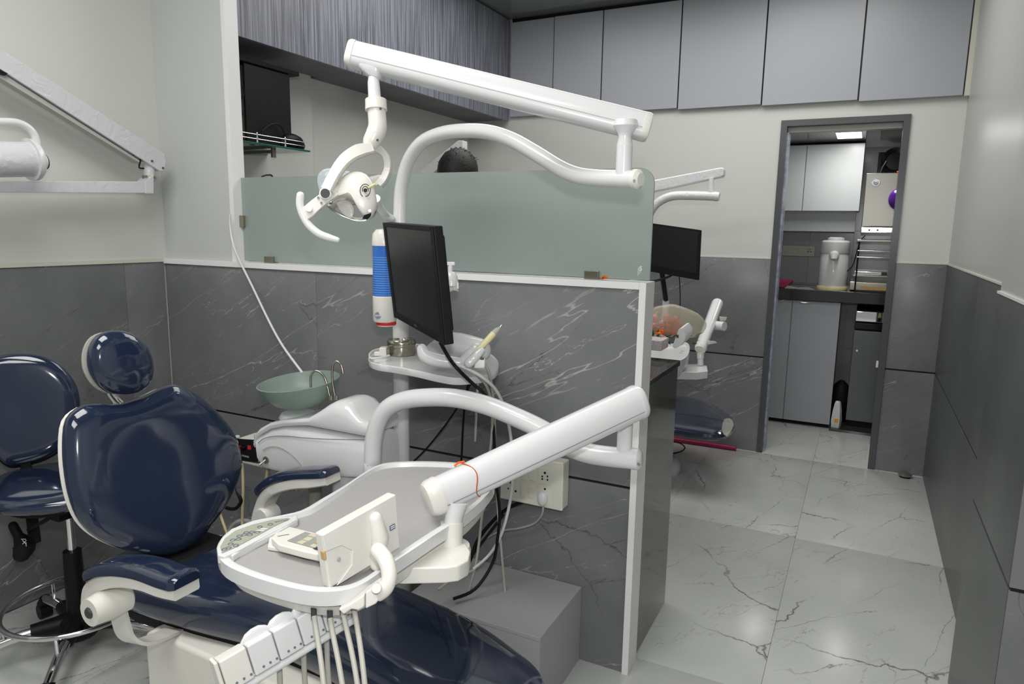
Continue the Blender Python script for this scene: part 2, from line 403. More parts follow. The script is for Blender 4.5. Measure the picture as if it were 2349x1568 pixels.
# floor with tiles
ft = []
y = -1.6
while y < 6.0:
    x = -2.565
    for k in range(7):
        x1 = min(x + 0.6, 0.95)
        if x1 - x > 0.05: ft.append(((x, y, -0.01), (x1 - 0.0008, y + 1.1992, 0.0)))
        x += 0.6
    y += 1.2
structure('floor', MB().box((-2.62, -1.62, -0.06), (1.0, 6.2, -0.004)), 'floor_grout', ft, 'floor_marble')
structure('ceiling', MB().box((-2.7, -1.7, ZC), (1.0, 4.54, ZC + 0.05)), 'ceiling_pvc')
def tiles_x(x0, x1, yf, rows=((0.0, 0.5955), (0.6045, 1.2)), w=1.2, start=None):
    o = []; e = x1
    while e > x0 + 0.01:
        s = max(x0, e - w)
        for a, b in rows: o.append(((s + 0.0006, yf, a), (e - 0.0006, yf + TH, b)))
        e = s
    return o
def tiles_y(y0, y1, xf, sgn, rows=((0.0, 0.5955), (0.6045, 1.2)), w=1.2, first=None):
    o = []; e = y1; f = first or w
    while e > y0 + 0.01:
        s = max(y0, e - f); f = w
        for a, b in rows:
            lo, hi = (xf - TH, xf) if sgn > 0 else (xf, xf + TH)
            o.append(((lo, s + 0.0006, a), (hi, e - 0.0006, b)))
        e = s
    return o
# left wall
jy = P(288, 650, X=XL).y
wl = MB().box((-2.70, -1.6, 0), (XL - 0.006, 2.0, 1.2)); wl.box((-2.70, -1.6, 1.2), (XL, 2.0, ZC))
structure('wall_left', wl, 'wall_paint', tiles_y(-1.6, YP, XL, 1, first=YP - jy), 'tile_yz',
          extra=[('edge_strip', MB().box((XL - 0.002, -1.6, 1.198), (XL + 0.006, YP, 1.212)), 'cream_trim'), ('joint_backing', MB().box((XL - 0.02, -1.6, 0.58), (XL - 0.004, YP, 0.62)), 'grout')])
# left wall behind the partition, with its projecting pier
yq = P(718, 300, X=-2.56).y
structure('wall_left', MB().box((-2.70, 2.0, 0), (-2.60, YB + 0.1, ZC)), 'wall_paint', [], None,
          extra=[('pier', MB().box((-2.61, 2.0, 0), (-2.565, yq, ZC)), 'wall_paint')])
# partition: low wall, white frame, tall white panel
pw = MB().box((XL, YP + 0.010, 0), (XE - 0.02, 1.985, 1.191))
structure('wall_partition', pw, 'grout', tiles_x(XL, XE - 0.0205, YP + 0.004), 'tile_xz',
          extra=[('frame_post', MB().box((XE - 0.020, YP - 0.004, 0), (XE, 1.985, 1.211), 0.001), 'white_frame'),
                 ('frame_ledge', MB().box((XL, YP - 0.004, 1.191), (XE - 0.0202, 1.985, 1.211), 0.001), 'white_frame')])
xp1 = P(513, 0, Y=1.912).x; xp2 = P(542, 0, Y=1.912).x
structure('wall_panel', MB().box((XL, 1.912, 1.211), (xp1 - 0.02, 1.985, ZC)), 'wall_white', [], None,
          extra=[('frame_post', MB().box((xp1 - 0.0198, 1.911, 1.211), (xp1, P(543, 0, X=xp1).y, ZC), 0.001), 'white_frame')])
# back wall with door opening
DX0, DX1, DZ = -0.497, 0.160, 1.9985
bw = MB().box((-2.7, YB + 0.004, 0), (DX0, YB + 0.12, 1.2)); bw.box((DX1, YB + 0.004, 0), (XR + 0.1, YB + 0.12, 1.2))
bw.box((-2.7, YB, 1.2), (DX0, YB + 0.12, ZC)); bw.box((DX1, YB, 1.2), (XR + 0.1, YB + 0.12, ZC)); bw.box((DX0, YB, DZ), (DX1, YB + 0.12, ZC))
structure('wall_back', bw, 'wall_paint', tiles_x(-2.58, DX0, YB - 0.004) + tiles_x(DX1, XR, YB - 0.004), 'tile_xz',
          extra=[('edge_strip', MB().box((-2.6, YB - 0.006, 1.2), (DX0, YB + 0.004, 1.206)), 'cream_trim'), ('edge_strip', MB().box((DX1, YB - 0.006, 1.2), (XR, YB + 0.004, 1.206)), 'cream_trim'),
                 ('joint_backing', MB().box((-2.6, YB - 0.001, 0.585), (DX0, YB + 0.01, 0.615)), 'grout'), ('joint_backing', MB().box((DX1, YB - 0.001, 0.585), (XR, YB + 0.01, 0.615)), 'grout')])
dw = 0.034
structure('door_1', MB().box((DX0, YB - 0.014, 0), (DX0 + dw, YB + 0.06, DZ - dw)).box((DX1 - dw, YB - 0.014, 0), (DX1, YB + 0.012, DZ - dw)).box((DX0, YB - 0.014, DZ - dw), (DX1, YB + 0.06, DZ)), 'door_frame', [], None,
          extra=[('jamb_lining', MB().box((DX0 + dw - 0.008, YB + 0.02, 0), (DX0 + dw + 0.010, YB + 0.125, DZ - dw - 0.03), 0.002), 'reveal_strip'),
                 ('jamb_lining', MB().box((DX1 - 0.010, YB + 0.014, 0), (DX1 + 0.004, YB + 0.125, DZ - dw - 0.03), 0.002), 'granite_face'),
                 ('sliding_track', MB().box((DX0 + dw, YB + 0.03, DZ - dw - 0.032), (DX1 - dw, YB + 0.09, DZ - dw), 0.002), 'plastic_grey')])
# right wall and its pier
rt = tiles_y(2.332, YB - 0.004, XR - 0.004, -1, w=1.2)
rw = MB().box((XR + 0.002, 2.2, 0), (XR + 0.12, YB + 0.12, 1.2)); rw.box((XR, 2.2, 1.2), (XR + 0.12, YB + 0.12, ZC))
structure('wall_right', rw, 'wall_aisle_dim', rt, 'tile_right', extra=[('joint_backing', MB().box((XR - 0.001, 2.3, 0.58), (XR + 0.01, YB, 0.62)), 'grout'), ('edge_strip', MB().box((XR - 0.008, 2.33, 1.2), (XR + 0.002, YB, 1.207)), 'cream_trim')])
pt = [((XP, 1.7365 + TH + 0.001, a), (XP + TH, 2.332, b)) for a, b in ((0.0, 0.5955), (0.6045, 1.2))]
pt2 = [((XP + 0.001, 1.7365, a), (XP + 0.9, 1.7365 + TH, b)) for a, b in ((0.0, 0.5955), (0.6045, 1.2))]
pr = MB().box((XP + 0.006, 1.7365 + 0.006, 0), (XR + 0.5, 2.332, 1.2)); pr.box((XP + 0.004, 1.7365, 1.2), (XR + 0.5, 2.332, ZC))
structure('wall_pier', pr, 'wall_aisle_dim', pt, 'tile_right', extra=[('joint_backing', MB().box((XP + 0.004, 1.741, 0.58), (XP + 0.02, 2.33, 0.62)), 'grout'), ('edge_strip', MB().box((XP - 0.004, 1.74, 1.2), (XP + 0.006, 2.332, 1.207)), 'white_frame')] +
          [('tile', MB().box(a, b, 0.0008), 'tile_xz') for a, b in pt2] + [('joint_backing', MB().box((XP + 0.02, 1.740, 0.58), (XP + 0.8, 1.76, 0.62)), 'grout')])
structure('wall_right_front', MB().box((XR + 0.5, -1.7, 0), (XR + 0.6, 1.8, ZC)), 'wall_white')
# kitchen shell
structure('wall_kitchen', MB().box((-1.0, 5.78, 0), (0.6, 5.88, 2.0)).box((-1.06, 4.54, 0), (-0.98, 5.88, 2.0)).box((0.52, 4.54, 0), (0.6, 5.88, 2.0)), 'kitchen_tile', [], None,
          extra=[('tile', MB().box((x, 5.772, z), (x + 0.297, 5.781, z + 0.197), 0.001), 'kitchen_tile') for x in (-0.98, -0.68, -0.38, -0.08, 0.22) for z in (0.1, 0.3, 0.5, 0.7, 0.98, 1.18, 1.38, 1.58)])
structure('ceiling_kitchen', MB().box((-1.06, 4.54, 1.98), (0.6, 5.88, 2.02)), 'ceiling_pvc')
# ------------------------------------------------------------------ frosted glass screen on the ledge
g = Thing('glass_screen', 'long frosted green glass screen standing on the white ledge of the half wall', 'glass screen')
YG = 1.948
gx0, gx1, gz0, gz1 = xp1 + 0.004, P(1496, 520, Y=YG).x, P(1493, 643, Y=YG).z, P(1100, 393.5, Y=YG).z
cr = 0.045
out = [V((gx0, YG, gz0)), V((gx1, YG, gz0))] + arc((gx1 - cr, YG, gz1 - cr), (1, 0, 0), (0, 0, 1), cr, 0, 90, 8) + [V((gx0, YG, gz1))]
pane = g.part('pane', MB().prism(out, (0, 0.008, 0), 0.0012, 1), 'glass_frost')
g.part('maker_mark', text_mb('S', P(1470, 616, Y=YG - 0.0004), (1, 0, 0), (0, 0, 1), 0.020), 'ink_white', parent=pane, label='small white etched letter mark')
tm = MB()
for k in range(3):
    q = P(1464 + k * 3, 622, Y=YG); tm.box((q.x - 0.0006, YG - 0.0007, q.z - 0.012 + 0.004 * k), (q.x + 0.0006, YG - 0.0002, q.z + 0.012))
g.part('small_print', tm, 'ink_white', parent=pane)
for px, py, vert in ((616, 597, 0), (1356, 636, 0), (543, 507, 1)):
    q = P(px, py, Y=YG - 0.01)
    if vert: b = MB().box((xp1 - 0.001, YG - 0.012, q.z - 0.022), (xp1 + 0.02, YG + 0.02, q.z + 0.022), 0.001)
    else: b = MB().box((q.x - 0.022, YG - 0.012, 1.2115), (q.x + 0.022, YG + 0.02, 1.235), 0.001)
    g.part('clamp', b, 'clip_metal')
g.done()
# marigold tucked beside the clamp
def blossom(name, c, r, mats, label, n=14, gr=None):
    t = Thing(name, label, 'flower', gr)
    b = MB()
    for k in range(n):
        a = k * 2.4; q = V((math.cos(a), math.sin(a) * 0.6, math.sin(a * 1.7) * 0.5)) * r * (0.3 + 0.7 * random.random()); b.ball(V(c) + q, r * 0.33, 8)
    t.part('petals', b, mats[0]); t.part('centre', MB().ball(V(c) + V((0, -r * 0.9, 0)), r * 0.3, 8), mats[1]); return t.done()
q = P(1386, 637, Y=1.925); blossom('marigold', (q.x, 1.922, 1.2185), 0.0105, ('orange', 'green_leaf'), 'tiny orange marigold on the ledge beside the glass clamp')
# ------------------------------------------------------------------ granite topped cabinet behind the partition
g = Thing('counter_cabinet', 'dark granite clad counter cabinet joined to the back of the white half wall', 'cabinet')
g.part('side_panel', MB().box((-0.567, 1.988, 0), (-0.547, 2.376, 0.888), 0.0015), 'granite_face')
g.part('worktop', MB().box((-1.7, 1.988, 0.888), (-0.545, 2.40, 0.908), 0.002), 'granite')
g.part('carcass', MB().box((-1.68, 1.99, 0.0), (-0.568, 2.35, 0.887)), 'laminate_grey')
for k in range(3):
    x0 = -1.67 + k * 0.367; d = g.part('door', MB().box((x0, 2.352, 0.06), (x0 + 0.36, 2.37, 0.87), 0.002), 'laminate_grey')
    g.part('handle', MB().cyl((x0 + 0.04, 2.383, 0.5), (x0 + 0.04, 2.383, 0.62), 0.004), 'chrome', parent=d)
g.done()
# ------------------------------------------------------------------ hanging striped cabinets (left)
ys = [2.0, 2.059 + 0.373, 2.825, 3.224, 3.627, 4.021, 4.395]
gx = -2.27
cabs = 'striped wall cabinets'
ordn = ['nearest the white panel', 'second from the white panel', 'third from the white panel', 'fourth from the white panel', 'second from the corner', 'in the far corner']
for i in range(6):
    g = Thing('wall_cabinet', 'tall grey striped wall cabinet with a dark underside, ' + ordn[i], 'cabinet', cabs)
    g.part('body', MB().box((-2.60 if ys[i] > 2.8 else -2.56, ys[i] + 0.001, 2.095), (gx - 0.02, ys[i + 1] - 0.001, ZC - 0.005)), 'laminate_under')
    g.part('door', MB().box((gx - 0.019, ys[i] + 0.0015, 2.085), (gx, ys[i + 1] - 0.0015, ZC - 0.012), 0.001), 'laminate_striped')
    g.done()
# grey cabinets along the back wall
js = [-2.262, -1.94, -1.60, -1.102, -0.612, -0.106, 0.385]
ordb = ['in the corner beside the striped cabinets', 'second from the striped cabinets', 'third from the striped cabinets', 'just left of the doorway', 'above the left side of the doorway', 'at the right wall above the doorway']
for i in range(6):
    g = Thing('overhead_cabinet', 'plain grey overhead cabinet on the back wall, ' + ordb[i], 'cabinet', 'plain grey overhead cabinets')
    b = 2.112 - (js[i] + 2.26) * 0.017
    g.part('body', MB().box((js[i] + 0.001, YB - 0.022, b + 0.004), (js[i + 1] - 0.001, YB, 2.715)), 'laminate_dark_gap')
    g.part('door', MB().box((js[i] + 0.004, YB - 0.04 + (0.008 if i == 0 else 0), b), (js[i + 1] - 0.004, YB - 0.023, 2.722), 0.0012), 'laminate_grey')
    g.done()
o = mesh_obj('gap_shade_strip', MB().box((-2.26, YB - 0.012, 2.72), (XR, YB, ZC)), 'laminate_dark_gap'); del o['_o']; o['kind'] = 'structure'  # near-black strip painting the shade in the gap above the cabinets
o = mesh_obj('trim_2', MB().box((0.387, YB - 0.05, 2.07), (XR, YB, 2.74)), 'cream_trim'); del o['_o']; o['kind'] = 'structure'
# ------------------------------------------------------------------ kitchen seen through the door
g = Thing('wall_cabinet', 'pale grey kitchen wall cabinet with two doors seen through the doorway', 'cabinet')
g.part('body', MB().box((-0.95, 5.372, 1.515), (-0.06, 5.77, 1.965)), 'laminate_white')
for x0, x1 in ((-0.95, -0.424), (-0.420, -0.06)): g.part('door', MB().box((x0, 5.352, 1.512), (x1, 5.371, 1.96), 0.002), 'laminate_white')
g.part('lower_panel', MB().box((-0.95, 5.42, 1.37), (-0.075, 5.44, 1.513), 0.002), 'laminate_grey')
g.done()
g = Thing('base_cabinet', 'light grey kitchen base cabinet with chrome bow handles seen through the doorway', 'cabinet')
g.part('body', MB().box((-0.9, 5.225, 0.03), (-0.12, 5.75, 0.893)), 'laminate_grey')
for x0, x1 in ((-0.90, -0.424), (-0.420, -0.115)):
    d = g.part('door', MB().box((x0, 5.205, 0.03), (x1, 5.224, 0.89), 0.002), 'laminate_grey')
    hx = -0.34 if x0 > -0.5 else -0.52
    g.part('handle', MB().tube(arc((hx, 5.195, 0.893), (1, 0, 0), (0, 0, -1), 0.042, 0, 180, 10, 0.014), 0.003, 8), 'chrome', parent=d)
g.part('plinth', MB().box((-0.9, 5.24, 0.0), (-0.12, 5.7, 0.03)), 'black_matte')
g.done()
single('worktop', MB().box((-0.97, 5.18, 0.896), (0.5, 5.77, 0.972), 0.003), 'granite', 'dark granite kitchen worktop seen through the doorway', 'worktop')
g = Thing('kitchen_trolley', 'brushed steel kitchen cabinet under the right end of the granite worktop', 'cabinet')
kx0, kx1 = P(1955, 800, Y=5.3).x, 0.42
g.part('front_panel', MB().box((kx0, 5.29, 0.06), (kx1, 5.31, 0.70), 0.003), 'steel_dark')
g.part('drawer_front', MB().box((kx0 + 0.002, 5.285, 0.765), (kx1, 5.31, 0.835), 0.004), 'mirror')
g.part('rail', MB().box((kx0, 5.29, 0.712), (kx1, 5.31, 0.752), 0.003), 'black_gloss')
g.part('body', MB().box((kx0 + 0.004, 5.311, 0.02), (kx1, 5.72, 0.84)), 'black_matte')
g.part('lock', MB().cyl((kx0 + 0.03, 5.289, 0.56), (kx0 + 0.03, 5.283, 0.56), 0.007), 'chrome')
g.done()
structure('baseboard_kitchen', MB().box((-0.115, 5.16, 0.0), (0.5, 5.70, 0.018)), 'granite')
# thermos flask
q = P(1910, 660, Z=0.972); c = V((q.x, 5.30, 0.972))
s_ = 1583 / ((c - V((0, 0, CH))).dot(FW)); u = 0.90 / s_
g = Thing('thermos_flask', 'white vacuum flask with a pump lid standing on the kitchen worktop', 'flask')
g.part('base', MB().lathe([(36 * u, 0), (37 * u, 5 * u), (35 * u, 10 * u)], c), 'plastic_yellow')
g.part('body', MB().lathe([(33 * u, 9 * u), (34 * u, 14 * u), (33 * u, 88 * u), (31 * u, 92 * u)], c), 'plastic_white')
g.part('collar', MB().lathe([(33 * u, 92 * u), (34.5 * u, 95 * u), (34 * u, 120 * u), (28 * u, 124 * u)], c), 'plastic_white')
g.part('pump_button', MB().lathe([(20 * u, 122 * u), (20 * u, 129 * u), (14 * u, 132 * u)], c), 'plastic_white')
g.part('spout', MB().tube([c + V((0, -30 * u, 88 * u)), c + V((0, -44 * u, 86 * u)), c + V((0, -47 * u, 78 * u))], [12 * u, 10 * u, 7 * u], 12), 'plastic_white')
g.done()
q = P(1800, 640, Y=5.25)
g = Thing('plastic_tray', 'magenta plastic tray on the kitchen worktop left of the flask', 'tray')
g.part('tray_body', MB().prism([V((-0.58, 5.22, 0.973)), V((-0.47, 5.22, 0.973)), V((-0.44, 5.22, 1.02)), V((-0.60, 5.22, 1.02))], (0, 0.2, 0), 0.004), 'pink')
g.part('lining', MB().box((-0.59, 5.225, 1.019), (-0.45, 5.40, 1.022)), 'pink'); g.done()
b = MB()
cx0, cx1 = P(1800, 655, Y=5.2).x, P(1868, 655, Y=5.2).x
b.loft([[V((cx0 + (cx1 - cx0) * t, yy, 0.9725 + z)) for t, z in ((0, 0.0), (0.1, 0.018), (0.45, 0.008), (0.8, 0.014), (1, 0.0))] for yy in (5.185, 5.20, 5.214)])
single('folded_cloth', b, 'rubber_grey', 'crumpled grey cloth on the kitchen worktop in front of the tray', 'cloth')
# switchboard in kitchen
g = Thing('socket_board', 'long white switch board on the kitchen wall behind the flask', 'socket')
a0, a1 = P(1795, 562, Y=5.76), P(1868, 588, Y=5.76)
g.part('plate', MB().box((a0.x, 5.755, a1.z), (a1.x, 5.771, a0.z), 0.002), 'switch_white')
for k in range(5):
    x0 = a0.x + 0.015 + k * 0.035; g.part('switch', MB().box((x0, 5.75, a1.z + 0.02), (x0 + 0.028, 5.757, a0.z - 0.02), 0.001), 'switch_white')
b = MB()
for dx, dz in ((0, 0.012), (-0.01, -0.006), (0.01, -0.006)): b.cyl((a1.x - 0.035 + dx, 5.7545, (a0.z + a1.z) / 2 + dz), (a1.x - 0.035 + dx, 5.751, (a0.z + a1.z) / 2 + dz), 0.004, seg=8)
g.part('socket_holes', b, 'black'); g.done()
# water purifier on the right
g = Thing('water_purifier', 'brushed steel water purifier box with round badge on the kitchen wall', 'purifier')
wa, wb = P(1988, 397, Y=5.05), P(2062, 520, Y=5.05)
xw = 0.36
g.part('front_cover', MB().box((wa.x, 5.05, wb.z), (xw, 5.22, wa.z), 0.004), 'steel_brushed')
q = P(2009, 418, Y=5.049); g.part('badge', MB().cyl((q.x, 5.05, q.z), (q.x, 5.047, q.z), 0.026, seg=28), 'ink_white')
g.part('badge_ring', MB().tube(arc((q.x, 5.0465, q.z), (1, 0, 0), (0, 0, 1), 0.0245, 0, 360, 28), 0.0008, 6), 'button_grey')
g.part('badge_mark', MB().tube(arc((q.x, 5.046, q.z), (1, 0, 0), (0, 0, 1), 0.012, 150, 390, 14), 0.0012, 6).tube(arc((q.x, 5.046, q.z - 0.004), (1, 0, 0), (0, 0, 1), 0.005, 0, 180, 8), 0.0012, 6), 'label_ink')
g.part('tap_rail', MB().box((wa.x, 5.04, wb.z - 0.04), (xw, 5.2, wb.z - 0.004), 0.003), 'chrome')
for px in (1994, 2013): q = P(px, 527, Y=5.04); g.part('tap', MB().cyl((q.x, 5.04, wb.z - 0.022), (q.x, 5.025, wb.z - 0.022), 0.006), 'black')
g.done()
q = P(2060, 456, Y=4.98); single('balloon', MB().ball((q.x + 0.012, 4.98, q.z), (0.066, 0.066, 0.07), 24), 'purple', 'purple balloon touching the front of the steel water purifier', 'balloon')
q = P(2063, 399, Y=5.06); blossom('marigold', (q.x, 5.12, wa.z + 0.014), 0.014, ('orange', 'red'), 'small orange marigold on top of the steel water purifier')
# pan and pots above the purifier
g = Thing('frying_pan', 'black frying pan standing on edge above the steel water purifier', 'pan')
q = P(2054, 372, Y=5.2); pc = V((q.x, 5.2, wa.z + 0.086))
g.part('pan', MB().lathe([(0.06, 0.03), (0.085, 0.0), (0.08, 0.002), (0.055, 0.026)], pc, (0, 1, 0), 28), 'black_gloss')
g.part('handle', MB().tube([pc + V((-0.05, 0, 0)), pc + V((-0.07, 0, -0.04)), pc + V((-0.078, 0, -0.08))], 0.007, 8), 'black'); g.done()
single('splashback_panel', MB().box((P(2016, 350, Y=5.4).x, 5.4, wa.z + 0.005), (0.42, 5.42, P(2016, 349, Y=5.4).z), 0.002), 'black_gloss', 'black glossy panel behind the frying pan above the water purifier', 'panel')
# steel rack shelves
g = Thing('steel_rack', 'chrome wire rack of trays between water purifier and worktop', 'rack')
rx0 = P(1965, 600, Y=5.15).x
for py in (575, 590): z = P(2000, py, Y=5.15).z; g.part('rail', MB().cyl((rx0, 5.15, z), (0.42, 5.15, z), 0.0045, seg=10), 'chrome')
z0 = P(2000, 549, Y=5.12).z; g.part('shelf', MB().box((rx0 - 0.01, 5.12, z0 - 0.016), (0.42, 5.5, z0), 0.003), 'steel_brushed')
for xx in (rx0 + 0.005, 0.40): g.part('upright', MB().cyl((xx, 5.16, 0.972), (xx, 5.16, z0 - 0.016), 0.005, seg=10), 'black')
g.done()
g = Thing('steel_box', 'flat mirror steel box resting on the stove at the right of the worktop', 'box')
zc = P(2000, 622, Y=5.2).z
g.part('lid', MB().box((rx0 - 0.01, 5.2, zc - 0.028), (0.40, 5.45, zc), 0.006), 'mirror'); g.part('lip', MB().box((rx0 - 0.014, 5.19, zc - 0.036), (0.405, 5.46, zc - 0.028), 0.001), 'steel'); g.done()
g = Thing('gas_stove', 'low steel gas stove on the kitchen worktop with a tan front strip', 'stove')
zs = P(2000, 628, Y=5.18).z
g.part('body', MB().box((rx0 - 0.03, 5.19, 0.985), (0.42, 5.5, min(zc - 0.04, 1.04)), 0.004), 'steel')
g.part('front_strip', MB().box((rx0 + 0.04, 5.183, 0.99), (0.42, 5.192, 1.012), 0.001), 'wood_tan')
for xx in (rx0 - 0.01, 0.39): g.part('foot', MB().cyl((xx, 5.24, 0.972), (xx, 5.24, 0.99), 0.012, seg=10), 'black')
g.done()
single('power_cable', MB().tube([P(x, y, Y=5.17) for x, y in ((1985, 540), (1972, 555), (1962, 590), (1955, 610), (1943, 622))], 0.003, 8, sm=5), 'black', 'black cable drooping from the water purifier beside the flask', 'cable')
# kitchen ceiling lamp
q1, q2 = P(1918, 304, Z=1.976), P(1977, 315, Z=1.976)
g = Thing('ceiling_light', 'small rectangular lit ceiling lamp in the kitchen', 'lamp')
g.part('frame', MB().box((q1.x - 0.004, min(q1.y, q2.y) - 0.01, 1.974), (q2.x + 0.004, max(q1.y, q2.y) + 0.01, 1.98)), 'white_frame')
g.part('diffuser', MB().box((q1.x, min(q1.y, q2.y), 1.9725), (q2.x, max(q1.y, q2.y), 1.9745)), 'led_panel'); g.done()
# mop and bags by the jamb
g = Thing('mop', 'old mop with a dark handle and pale tip leaning inside the right door jamb', 'mop')
a, b_ = P(2029, 760, Y=4.62), P(1996, 1052, Y=4.58)
b_.z = 0.03
g.part('handle', MB().cyl(a + (b_ - a) * 0.07, b_ + (a - b_) * 0.03, 0.011, seg=12), 'black')
g.part('tip', MB().cyl(a, a + (b_ - a) * 0.08, 0.004, 0.012, 12), 'plastic_yellow')
g.part('mop_head', MB().lathe([(0.015, 0.10), (0.02, 0.05), (0.03, 0.0)], V((b_.x, b_.y, 0.0)), (0, 0, 1), 12), 'cream_trim')
g.part('strap', MB().cyl(P(2025, 830, Y=4.57), P(2003, 1000, Y=4.55), 0.006, seg=8), 'cream_trim')
g.part('clip', MB().box(tuple(P(2013, 835, Y=4.56) - V((0.008, 0.004, 0.02))), tuple(P(2013, 835, Y=4.56) + V((0.008, 0.004, 0.02))), 0.002), 'white_frame'); g.done()
g = Thing('plastic_packet', 'white printed plastic packet standing on the kitchen floor beside the base cabinet', 'packet')
c = P(1918, 970, Y=5.22)
b = MB().loft([[V((c.x + dx * w_, 5.215 + dy * w_, z)) for dx, dy in ((-1, -0.7), (0.6, -0.9), (1, 0.4), (-0.2, 0.9), (-1, 0.5))] for z, w_ in ((0.019, 0.030), (0.07, 0.034), (0.14, 0.028), (0.19, 0.020), (0.205, 0.014))])
g.part('bag', b, 'film_white_far'); g.part('print', MB().box((c.x - 0.012, 5.184, 0.06), (c.x + 0.012, 5.189, 0.085), 0.001), 'yellow'); g.done()
single('bucket', MB().lathe([(0.05, 0), (0.055, 0.01), (0.062, 0.20), (0.045, 0.27), (0.015, 0.30)], (c.x + 0.008, 5.41, 0.018), (0, 0, 1), 20), 'black_matte', 'dark round covered bucket behind the plastic packet on the kitchen floor', 'bucket')
q = P(2075, 1090, Z=0.0)
g = Thing('door_stop', 'small round grey door stop on the floor at the right corner', 'door stop')
g.part('cap', MB().lathe([(0.034, 0.010), (0.036, 0.018), (0.02, 0.026), (0.004, 0.027)], (q.x, q.y - 0.03, 0), (0, 0, 1), 24), 'clip_metal'); g.part('foot', MB().lathe([(0.028, 0), (0.028, 0.010)], (q.x, q.y - 0.03, 0)), 'black'); g.done()
# ------------------------------------------------------------------ operating light: curved post, arm, lamp head
A0, A1 = P(919, 700, Y=1.765), V((-0.452, 1.495, 0))
A0.z = 0; A1.z = 0
pn = (A1 - A0).cross(V((0, 0, 1)))
pp = lambda x, y: P(x, y, pl=(A0, pn))
g = Thing('operating_light', 'large white dental operating light on a curved post with long slanting box arm', 'dental lamp')
post = [V((-1.2, 1.65, 0.0)), V((-1.2, 1.65, 0.6)), V((-1.2, 1.65, 1.2))]
post = [V((pp(922, 900).x, pp(922, 900).y, 0.0)), pp(921, 980), pp(919, 760)]
g.part('post', MB().tube([post[0], pp(921, 980), pp(919, 700), pp(918, 640)], 0.0255, 20), 'plastic_white')
cur = [pp(x, y) for x, y in ((918, 660), (917, 560), (917, 470), (922, 420), (937, 368), (966, 328), (1010, 307), (1062, 300), (1120, 303), (1175, 321), (1230, 352), (1285, 386), (1325, 402), (1370, 408), (1420, 410), (1462, 411))]
g.part('curved_tube', MB().tube(cur, 0.0195, 18, sm=4, round1=False), 'plastic_white')
e1 = pp(1462, 411); dr = (pp(1462, 411) - pp(1420, 410)).normalized()
ec = g.part('end_cap', MB().tube([e1 - dr * 0.008, e1 + dr * 0.003, e1 + dr * 0.010], [0.0215, 0.0215, 0.014], 20), 'plastic_cream')
g.part('screw', MB().cyl(P(1455, 414, d=1.466), P(1455, 414, d=1.472), 0.0028, seg=10), 'button_grey', parent=ec)
jb = pp(1430, 405); jt = V((jb.x, jb.y, P(1430, 338, d=1.52).z))
g.part('swivel_joint', MB().cyl(jb, jt, 0.0180), 'plastic_white')
jk = g.part('yoke', MB().lathe([(0.018, 0), (0.0185, 0.004), (0.014, 0.022), (0.017, 0.030), (0.028, 0.045), (0.024, 0.058)], jt), 'plastic_white')
# box arm
D1 = 1.53; ra, la = P(1478, 291, d=D1), P(811, 126, d=D1 + 0.03)
def stadium(c, up, side, h, w, n=8):
    """rounded-rectangle ring: half height h, half width w, fully rounded flanks"""
    o = []
    for k in range(24):
        a = 2 * math.pi * k / 24; cs, sn = math.cos(a), math.sin(a)
        e = 0.55
        o.append(c + side * w * abs(cs) ** e * (1 if cs > 0 else -1) + up * h * abs(sn) ** e * (1 if sn > 0 else -1))
    return o
def box_arm(a, b, h0, h1, w0, w1, up0=UP):
    d = (b - a).normalized(); side = d.cross(up0).normalized(); up = side.cross(d).normalized(); return d, side, up, MB().loft([stadium(a + (b - a) * t, up, side, h0 + (h1 - h0) * t, w0 + (w1 - w0) * t) for t in (0, 0.5, 1)])
d, side, up, mbx = box_arm(la, ra, 0.0285, 0.0300, 0.027, 0.027)
ba = g.part('box_arm', mbx, 'plastic_white')
g.part('seam', MB().obox((la + ra) / 2 - FW * 0.0 - up * 0.010 - (side if side.dot(FW) > 0 else -side) * 0.0272, (ra - la) * 0.985, up * 0.0009, side * 0.001), 'plastic_grey', parent=ba)
for c, s_ in ((la, -1), (ra, 1)):
    g.part('end_cap', MB().loft([stadium(c + d * s_ * t, up, side, 0.030 * k, 0.0285 * k) for t, k in ((-0.004, 1), (0.006, 1), (0.011, 0.92), (0.013, 0.7))]), 'plastic_cream', parent=ba)
# left yoke, neck, collar, elbow
D2 = D1 + 0.025
yk = P(846, 158, d=D2)
g.part('arm_bracket', MB().loft([stadium(P(x, y, d=D2), d, side, h, w_) for x, y, h, w_ in ((850, 146, 0.032, 0.022), (848, 158, 0.030, 0.021), (852, 170, 0.021, 0.017), (857, 178, 0.013, 0.013))]), 'plastic_white')
g.part('neck', MB().tube([P(857, 172, d=D2), P(857, 190, d=D2), P(860, 235, d=D2)], [0.0115, 0.0135, 0.0145], 18), 'plastic_white')
col = g.part('collar', MB().tube([P(862, 229, d=D2), P(863, 253, d=D2)], [0.0238, 0.0245], 22), 'plastic_cream')
g.part('screw', MB().cyl(P(873, 249, d=D2 - 0.028), P(873, 249, d=D2 - 0.022), 0.0028, seg=10), 'label_ink', parent=col)
el = g.part('elbow', MB().tube([P(863, 246, d=D2), P(866, 285, d=D2), P(862, 305, d=D2), P(852, 325, d=D2), P(848, 338, d=D2)], [0.0205, 0.0205, 0.0215, 0.0195, 0.015], 20, sm=4), 'plastic_cream')
g.part('screw', MB().cyl(P(866, 321, d=D2 - 0.026), P(866, 321, d=D2 - 0.02), 0.0028, seg=10), 'label_ink', parent=el)
